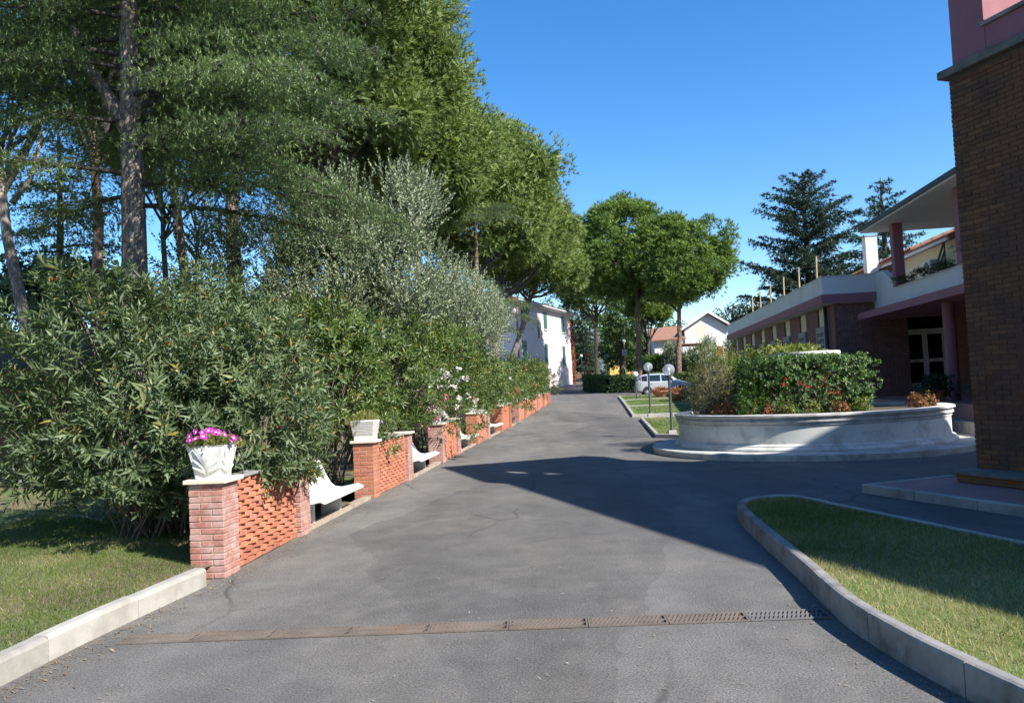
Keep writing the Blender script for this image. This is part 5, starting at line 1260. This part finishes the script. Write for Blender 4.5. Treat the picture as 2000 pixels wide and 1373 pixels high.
OL = [(-4.35, 12.5, 1.55, 1.2, 3.3, 'oleander with faded orange blooms behind the nearest bench', 820, .15, [('fl_orange', 12, .03, fo(1.9, 4))], 'leaf_oleander'),
      (-3.55, 15.1, 1.35, 1.35, 3.0, 'oleander behind the ribbed planter on the second wall', 800, .15, [('fl_orange', 8, .03, fo(1.7, 4))], 'leaf_oleander2'),
      (-3.05, 18.0, 1.45, 1.4, 3.1, 'oleander with pink blossoms behind the second bench', 800, .15, [('fl_pink', 14, .075, lambda p: .8 < p[2] < 1.7 and p[0] > .5 and p[1] > .2), ('fl_orange', 5, .03, fo(2, 4))], 'leaf_oleander2'),
      (-2.6, 20.9, 1.4, 1.4, 3.15, 'oleander with a cluster of white blossoms above the third wall', 760, .15, [('fl_white', 40, .085, lambda p: 1.0 < p[2] < 2.1 and p[0] > .1 and p[1] < .1)], 'leaf_oleander2'),
      (-2.1, 23.9, 1.45, 1.5, 3.5, 'oleander with scattered white blooms behind the third bench', 720, .15, [('fl_white', 9, .06, fo(1.3, 4))], 'leaf_oleander2'),
      (-1.75, 27.2, 1.35, 1.5, 3.0, 'oleander with white blooms behind the fourth wall', 620, .16, [('fl_white', 8, .06, fo(1.2, 4))], 'leaf_oleander2'),
      (-1.3, 30.5, 1.35, 1.6, 2.9, 'oleander behind the fifth wall and its violet flowers', 560, .16, [('fl_coral', 4, .06, fo(1.2, 4)), ('fl_white', 4, .06, fo(1.2, 4))], 'leaf_oleander2'),
      (-.75, 34.2, 1.3, 1.7, 2.7, 'oleander above the dark gap before the sixth wall', 480, .17, [('fl_coral', 6, .07, fo(1.0, 4))], 'leaf_oleander2'),
      (-.2, 38.0, 1.3, 1.8, 2.55, 'oleander with coral blooms behind the seventh wall', 440, .18, [('fl_coral', 10, .07, fo(1.0, 4))], 'leaf_oleander2'),
      (.4, 41.8, 1.3, 1.8, 2.45, 'oleander behind the eighth wall with a few pale blooms', 400, .18, [('fl_orange', 6, .06, fo(1.0, 4)), ('fl_white', 4, .06, fo(1.0, 4))], 'leaf_oleander2'),
      (1.0, 45.6, 1.25, 1.8, 2.25, 'oleander with pink blooms second from the far end', 360, .18, [('fl_pink', 6, .07, fo(1.0, 4))], 'leaf_oleander2'),
      (1.6, 49.6, 1.2, 1.8, 2.15, 'last oleander at the far end of the wall', 340, .18, [('fl_coral', 6, .07, fo(.9, 4)), ('fl_white', 4, .07, fo(.9, 4))], 'leaf_oleander2')]
for i, (x, y, rx, ry, h, lb, ns, ll, fl, mt) in enumerate(OL):
    place_shrub('oleander', lb, 'shrub', (x - .1, y, g(y) + .12), (rx * .94, ry), h, X[mt], 110 + i, ns, ll * 1.25, .037 if y < 30 else .045, 5 if y < 30 else 4, 3, .2, .5, 'oleanders behind the wall', .12, 46 if y < 24 else 18, .014, .45, .45, .22, fl, (32, 75), .24, None, -.6)

# olive trees
broad_tree('olive_tree', 'large silvery olive tree rising behind the oleanders', (-4.0, 19.4, .1), (-4.1, 19.4, 4.4), (2.0, 1.9, 1.8), 201, 84, 34, .12, .041, 'leaf_olive', 'bark_olive', .16, nw=7, per=2, shoot=.42, tint=.5, up=1.15, spread=(22, 45), puff=.26, trunks=2, lobes=[((-3.0, 19.2, 6.1), (1.05, 1.0, .95), 30), ((-4.4, 19.4, 5.9), (.9, .9, .8), 16), ((-2.4, 19.2, 4.2), (.9, .9, 1.2), 18)])
broad_tree('olive_tree', 'smaller silvery olive tree in front of the pink house', (-2.6, 27.4, .1), (-2.1, 27.4, 4.1), (1.95, 1.8, 1.6), 202, 90, 36, .13, .041, 'leaf_olive', 'bark_olive', .13, nw=6, per=2, shoot=.38, tint=.55, up=.8, spread=(22, 45), puff=.32, trunks=2)
broad_tree('olive_tree', 'shadowed olive tree left of the large one', (-6.2, 18.4, .1), (-6.0, 18.4, 4.2), (1.7, 1.6, 1.7), 203, 50, 34, .12, .036, 'leaf_olive', 'bark_olive', .15, nw=6, per=2, shoot=.4, tint=.25, up=.7, spread=(22, 50), puff=.32)

# the near cedar, its boughs over the upper left
rdc = random.Random(8); bo = []
for i in range(56):
    z = 6.6 + 7.0 * i / 55; az = i * 2.399 + rdc.uniform(-.3, .3)
    if (math.sin(az) < -.6 and z < 10.5 and i % 4) or z > 11.6: continue
    L = (5.0 - 2.2 * max(0, (z - 9) / 4.5)) * rdc.uniform(.75, 1.08); bo.append((z, az, L, rdc.uniform(-.05, .35), rdc.uniform(.16, .46)))
bo += [(5.9, -.25, 5.2, .02, .22), (5.5, .15, 4.6, 0, .2), (6.6, -.55, 5.0, .08, .22), (7.4, -.15, 5.1, .1, .2), (8.2, -.4, 4.9, .12, .22), (8.9, .1, 4.8, .15, .2), (6.1, 3.5, 4.6, .12, .1), (5.7, 2.6, 4.0, .1, .2), (8.4, 3.5, 4.6, .1, .2), (7.6, 5.75, 4.8, .05, .2), (10.2, 4.8, 4.6, .1, .25), (9.6, 5.9, 4.6, .1, .2), (10.4, 4.2, 4.4, .1, .2)]
cedar('cedar_tree', 'near cedar with scaly grey trunk and boughs spreading over the upper left', (-7.06, 15, .1), 15, .27, bo, 301, step=.068, per=7, needle=(.075, .0165), twig=.34, tstep=.155,
      fork=[([(-7.06, 15, 6.9), (-7.5, 15.1, 7.7), (-8.05, 15.2, 8.5), (-8.3, 15.3, 9.3)], .16), ([(-7.03, 15, 7.3), (-6.75, 15.1, 8.1), (-6.55, 15.2, 9.2)], .17)])
# tall pines behind it
pine('umbrella_pine', 'slanting forked pine trunk nearest the left edge', (-12.9, 22, .1), (-14.2, 22, 9.2), (-14.5, 23, 12.4), (3.6, 3.6, 3.0), 311, 50, 60, (.28, .04), 9, .20, fork=[([(-13.75, 22, 7.6), (-13.2, 22, 8.3), (-12.85, 22, 9.6)], .09)])
pine('umbrella_pine', 'straight reddish pine trunk left of the near cedar trunk', (-11.75, 22.3, .1), (-11.5, 22.3, 9.8), (-11.3, 23, 13.2), (3.6, 3.6, 3.2), 312, 50, 60, (.28, .04), 9, .19, bark='bark_red')
pine('umbrella_pine', 'leaning reddish pine trunk just right of the near cedar trunk', (-9.0, 24, .1), (-10.3, 24, 10.2), (-10.3, 24.6, 13.0), (3.6, 3.6, 3.2), 313, 50, 60, (.28, .04), 9, .19, bark='bark_red')
pine('umbrella_pine', 'thin dark pine trunk deep behind the cedar', (-12.9, 30, .2), (-13.0, 30, 9.4), (-12.8, 31, 12.5), (3.8, 3.8, 3.4), 314, 60, 64, (.29, .04), 10, .15, bark='bark_dark')
pine('umbrella_pine', 'second thin dark pine trunk deep behind the cedar', (-12.2, 31, .2), (-12.1, 31, 8.6), (-12.4, 32, 11.5), (3.4, 3.4, 3.0), 315, 50, 60, (.29, .04), 10, .11, bark='bark_dark')
pine('umbrella_pine', 'thick grey pine trunk behind the large olive tree', (-6.6, 18.9, .1), (-6.5, 19.2, 9.0), (-6.3, 20, 13.2), (3.9, 3.9, 3.4), 316, 60, 64, (.28, .038), 9, .23)
# the descending row of umbrella pines
RP = [((-5.6, 25.5, .1), (-5.8, 25.5, 9.2), (-5.9, 25.5, 12.6), (4.1, 4.2, 4.4), 'nearest and tallest pine crown of the row behind the olive trees'),
      ((-3.6, 33.5, .25), (-3.9, 33.5, 8.8), (-4.6, 34.5, 12.4), (4.2, 4.2, 4.5), 'second pine crown of the descending row'),
      ((-2.0, 41, .45), (-1.6, 41.5, 8.4), (-2.0, 42.5, 11.7), (4.0, 4.2, 4.3), 'third pine crown of the row, above the cedar bough'),
      ((-1.4, 46, .6), (-.4, 46.3, 7.9), (-.3, 47.5, 11.2), (3.6, 3.8, 4.0), 'fourth pine crown of the row, its trunk before the pink house'),
      ((-1.0, 55, .8), (1.7, 54.5, 8.8), (1.9, 54, 10.3), (2.9, 3.2, 3.6), 'last and lowest pine crown of the row, beside the pink house roof')]
for i, (b, tp, c, r, lb) in enumerate(RP):
    pine('umbrella_pine', lb, b, tp, c, r, 330 + i, 165 - 10 * i, 92 - 9 * i, (.22 + .03 * i, .028 + .0075 * i), 11 if i < 2 else 10, .27, group='row of pines behind the wall', limbs=9, zlow=-.7, puff=.29, tint=.5)
cedar('cedar_tree', 'sparse cedar with a flat bough hanging in front of the third pine', (-1.5, 38, .4), 12.5, .17, [(9.6, 3.4, 2.4, .12, .12), (9.9, -.9, 3.2, .05, .15), (9.4, -1.6, 3.0, .05, .12), (9.8, .1, 2.6, .1, .2), (10.3, 4.2, 3.0, .05, .14), (5.6, -.7, 3.2, .05, .2), (5.2, -.2, 2.9, .0, .25), (6.4, -1.2, 2.4, .0, .2), (4.7, -.9, 2.6, 0, .3)], 340, step=.07, per=8, needle=(.075, .016), twig=.36, tstep=.13, bark='bark_red')
cedar('cedar_tree', 'green cedar in the left background behind the slanting pine trunks', (-17.5, 31, .2), 13.5, .22, [(5.2 + 7.8 * i / 37, i * 2.399, 5.0 * (1 - i / 60) * (.75 + .25 * math.sin(i * 5)), .08, .22) for i in range(38)], 341, step=.15, per=7, needle=(.14, .04), twig=.34, tstep=.3, bark='bark_dark')
# dark broadleaf trees at the left background
broad_tree('broadleaf_tree', 'dark broadleaf tree filling the left background behind the hut', (-19.6, 36, .3), (-19.4, 36, 5.6), (4.2, 4, 3.6), 351, 70, 30, .24, .13, 'leaf_dark', nw=3, per=4, shoot=.25, tint=.35)
broad_tree('broadleaf_tree', 'dark broadleaf tree at the left edge beside the hut', (-24, 33, .3), (-24, 33, 5), (4.4, 4, 4.4), 352, 60, 30, .24, .13, 'leaf_dark', nw=3, per=4, shoot=.25, tint=.3)
broad_tree('broadleaf_tree', 'low dark tree behind the row of oleanders', (-13, 44, .5), (-13, 44, 3.2), (4, 4, 2.6), 353, 50, 26, .24, .13, 'leaf_dark', nw=3, per=4, shoot=.25, tint=.35)

# central umbrella pines
pine('umbrella_pine', 'left central umbrella pine with a tall bare trunk behind the silver car', (10.32, 66, g(66)), (10.7, 66, 9.8), (10.0, 66, 12.2), (4.0, 3.9, 3.9), 361, 230, 54, (.34, .067), 8, .29, 'needle_pine_fresh', 'bark_red', 'umbrella pines behind the cars', 12, -.95, puff=.27)
pine('umbrella_pine', 'right central umbrella pine above the white gabled house', (12.75, 62, g(62)), (13.25, 62, 8.2), (13.5, 62, 10.9), (3.05, 3.1, 3.4), 362, 200, 54, (.33, .065), 8, .26, 'needle_pine_fresh', 'bark_red', 'umbrella pines behind the cars', 12, -.95, puff=.28)
pine('umbrella_pine', 'dark pine crown behind and left of the central umbrella pines', (8.8, 84, g(84)), (9.1, 84, 9.6), (9.2, 84, 12.2), (3.7, 3.8, 4.6), 363, 100, 48, (.44, .09), 8, .3, 'needle_pine', 'bark_dark', 'umbrella pines behind the cars', 12, -.6, tint=.25, puff=.27)
pine('umbrella_pine', 'short pine with low branches between the two central trunks', (12.0, 71, g(71)), (12.2, 71, 5.5), (12.5, 71, 8.3), (2.0, 2.0, 1.9), 364, 60, 56, (.36, .062), 10, .2, 'needle_pine_fresh', 'bark_dark', 'umbrella pines behind the cars', 8, -.7, puff=.3)
broad_tree('ivy_clad_tree', 'ivy-clad tree standing behind the left central pine trunk', (10.6, 77, g(77)), (10.6, 77, 6.6), (2.3, 2.2, 4.6), 371, 70, 26, .22, .14, 'leaf_hedge', nw=2, per=4, shoot=.18, tint=.2, trunk_r=.35, puff=.26)
cedar('conifer', 'dark conifer beside the far end of the pink house', (8.5, 94, g(94)), 8.6, .22, [(1.2 + 7.2 * i / 34, i * 2.399, 3.0 * (1 - i / 40) * (.8 + .2 * math.sin(i * 7)), .15, .3) for i in range(35)], 372, step=.16, per=9, needle=(.22, .08), mat='needle_cedar_blue', twig=.4, tstep=.3)
broad_tree('bright_shrub', 'bright green leafy shrub right of the left central pine trunk', (12.0, 69, g(69)), (12.1, 69, g(69) + 2.0), (1.3, 1.2, 1.7), 373, 44, 24, .17, .11, 'leaf_bright', cat='shrub', nw=2, per=4, shoot=.16, tint=.5, trunk_r=.08)
OT = [(13.6, 67, 1.2, 1.5, 'olive tree just left of the right central pine trunk'), (15.6, 65, 1.5, 1.6, 'olive tree right of the right central pine trunk'), (18.6, 64, 1.9, 1.75, 'broad olive tree below the white gabled house')]
for i, (x, y, r, z, lb) in enumerate(OT):
    broad_tree('olive_tree', lb, (x, y, g(y)), (x, y, g(y) + z + .4), (r, r, z), 380 + i, 50, 30, .22, .075, 'leaf_olive', 'bark_olive', .14, group='olive trees behind the cars', nw=4, per=2, shoot=.4, tint=.35, up=.7, spread=(25, 50))
FB = [(14.5, 104, 4.5, 3.6, 'leaf_hedge', 'rounded green tree beyond the yellow building'), (5.0, 112, 6.5, 4.5, 'leaf_dark', 'dark tree behind the far gate'), (11.5, 124, 7, 5, 'leaf_hedge', 'tall far tree between gate and hedge'), (23, 122, 5, 4.6, 'leaf_hedge', 'far tree behind the white gabled house'), (33, 112, 5.5, 5, 'leaf_dark', 'far dark tree beyond the low wing'), (-9, 92, 8, 5, 'leaf_dark', 'dark tree behind the pink house'), (21.5, 70, 2.4, 2.0, 'leaf_vine', 'yellow green tree at the end of the low wing')]
for i, (x, y, z, r, mt, lb) in enumerate(FB):
    broad_tree('broadleaf_tree', lb, (x, y, g(y)), (x, y, g(y) + z), (r, r, z * .75), 390 + i, 60, 16, .38, .25, mt, nw=2, per=4, shoot=.3, tint=.4)

def hedge(label, pts, w, h, seed, dens=140, L=.135):
    rng = np.random.default_rng(seed); x0, y0 = pts[0]; t = thing('hedge', label, 'hedge', (x0, y0, g(y0)))
    fol = Fol(); mb = MB()
    for (a, b) in zip(pts, pts[1:]):
        A = np.array(a) - [x0, y0]; Bv = np.array(b) - [x0, y0]; d = Bv - A; Ls = np.hypot(*d); d = d / Ls; nn = np.array([-d[1], d[0]])
        n = int(dens * Ls * (w + 2 * h) * .5); u = rng.uniform(-.05, 1.05, n) * Ls; v = rng.uniform(-.5, .5, n) * w; z = rng.uniform(0, 1, n) * h
        k = rng.uniform(0, 1, n); v = np.where(k < .45, np.sign(v) * w * .5 * rng.uniform(.85, 1.08, n), v); z = np.where(k >= .45, h * (rng.uniform(.86, 1.05, n) + .06 * np.sin(u * 2.1) + .04 * np.sin(u * 5.3)), z)
        gy = np.interp(a[1] + (b[1] - a[1]) * u / Ls, [p[0] for p in PROF], [p[1] for p in PROF]) - g(y0)
        P = np.column_stack([A[0] + d[0] * u + nn[0] * v, A[1] + d[1] * u + nn[1] * v, z + gy])
        D = unit(np.column_stack([nn[0] * np.sign(v), nn[1] * np.sign(v), np.full(n, .5)]) + rdir(rng, n) * .7)
        whorls(fol, rng, P, D, 2, 4, .08, L, L * .5, np.full(n, .45), (40, 80))
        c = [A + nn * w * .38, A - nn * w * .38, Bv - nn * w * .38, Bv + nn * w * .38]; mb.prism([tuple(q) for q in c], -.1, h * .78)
    fol.build('foliage', X['leaf_hedge'], t); mb.build('shade_core', X['leaf_dark'], t)  # solid dark core stands in for shade inside the hedge
hedge('clipped hedge left of the silver car, curving to the gate', [(7.0, 71), (6.9, 67.5), (8.0, 64.5), (10.2, 63.2)], 1.5, 1.25, 401)
hedge('clipped hedge running behind the parked cars', [(10.6, 62.6), (15, 61.2), (20, 60)], 1.4, 1.35, 402)

# unseen trees added round the viewpoint to cut the sky fill
BT = [(-9, -6, 6.5, 4.2, 'unseen tree added on the lawn behind the viewpoint to block sky light'), (-16, 4, 6.5, 4.6, 'unseen tree added far left on the lawn to block sky light'), (-4, -17, 7, 5, 'unseen tree added at the near end of the drive to block sky light'), (5, -22, 6.5, 4.6, 'unseen tree added across the drive behind the viewpoint to block sky light'), (-17, -10, 7, 5, 'unseen tree added at the back of the lawn to block sky light')]
for i, (x, y, z, r, lb) in enumerate(BT):
    broad_tree('broadleaf_tree', lb, (x, y, 0), (x, y, z), (r, r, z * .62), 430 + i, 50, 15, .42, .26, 'leaf_hedge', nw=2, per=4, shoot=.3, tint=.4, trunk_r=.25)

# cedars on the right behind the wing
def cone_boughs(n, z0, z1, Lmax, seed, rise=.18, droop=.2, pw=.75):
    r = random.Random(seed); out = []
    for i in range(n):
        f = i / (n - 1); z = z0 + (z1 - z0) * f; out.append((z, i * 2.399 + r.uniform(-.3, .3), Lmax * (1 - f) ** pw * r.uniform(.7, 1.12) + .4, rise + .35 * f + r.uniform(-.06, .06), droop * (1 - .5 * f)))
    return out
cedar('cedar_tree', 'large dark blue-green cedar behind the low wing', (28.3, 75, g(75)), 19.6, .45, cone_boughs(74, 2.5, 19.2, 8.2, 4, .30, .14, .6), 411, step=.19, per=7, needle=(.23, .078), mat='needle_cedar_blue', bark='bark_dark', twig=.3, tstep=.27)
cedar('cedar_tree', 'narrow-topped cedar showing above the balcony roof', (28.6, 60, g(60)), 15.6, .36, cone_boughs(54, 2.0, 15.2, 6.6, 5, .08, .12, .85), 412, step=.17, per=7, needle=(.2, .065), mat='needle_cedar_blue', bark='bark_dark', twig=.3, tstep=.27)

# pine needles, grit and dry leaves lying on the asphalt
rng = np.random.default_rng(500); n = 2200; fol = Fol()
Y = 3.8 + 26 * rng.uniform(0, 1, n) ** 2.0; Xl = np.array([wx(y) + .1 for y in Y]); Xr = np.where(Y < 10.9, 2.2, 3.4); u = rng.uniform(0, 1, n); u = np.where(rng.uniform(0, 1, n) < .35, u ** 3, u)
P = np.column_stack([Xl + (Xr - Xl) * u, Y, np.full(n, .006) + np.array([g(y) for y in Y])]); D = unit(np.column_stack([rng.normal(size=n), rng.normal(size=n), rng.uniform(0, .25, n)]))
fol.leaves(P, D, np.tile([0, 0, 1.], (n, 1)) + rdir(rng, n) * .2, rng.uniform(.012, .05, n), rng.uniform(.003, .009, n), rng.uniform(0, 1, n), .1)
X['litter'] = mat_leaf('leaf_litter', [(0, (.14, .09, .05)), (.6, (.26, .2, .12)), (.93, (.33, .28, .2)), (1, (.5, .46, .38))], .8, 0)
n = 2600; Y = 4 + 26 * rng.uniform(0, 1, n) ** 1.4; k = rng.uniform(0, 1, n) < .8
Xe = np.where(k, [wx(y) + .02 for y in Y], np.interp(np.minimum(Y, 10), islp[:60, 1], islp[:60, 0]) - .02); off = np.abs(rng.normal(0, .16, n)) + .01
ok = k | (Y < 10); P = np.column_stack([np.where(k, Xe + off, Xe - off * .6), Y, np.array([g(y) for y in Y]) + .006])[ok]; n = len(P)
fol.leaves(P, unit(np.column_stack([rng.normal(size=n), rng.normal(size=n), rng.uniform(0, .3, n)])), np.tile([0, 0, 1.], (n, 1)) + rdir(rng, n) * .25, rng.uniform(.012, .06, n), rng.uniform(.004, .016, n), rng.uniform(0, .75, n), .1)
tag(fol.build('leaf_litter', X['litter'], None), 'pine needles and dry leaf scraps scattered on the asphalt', 'litter')
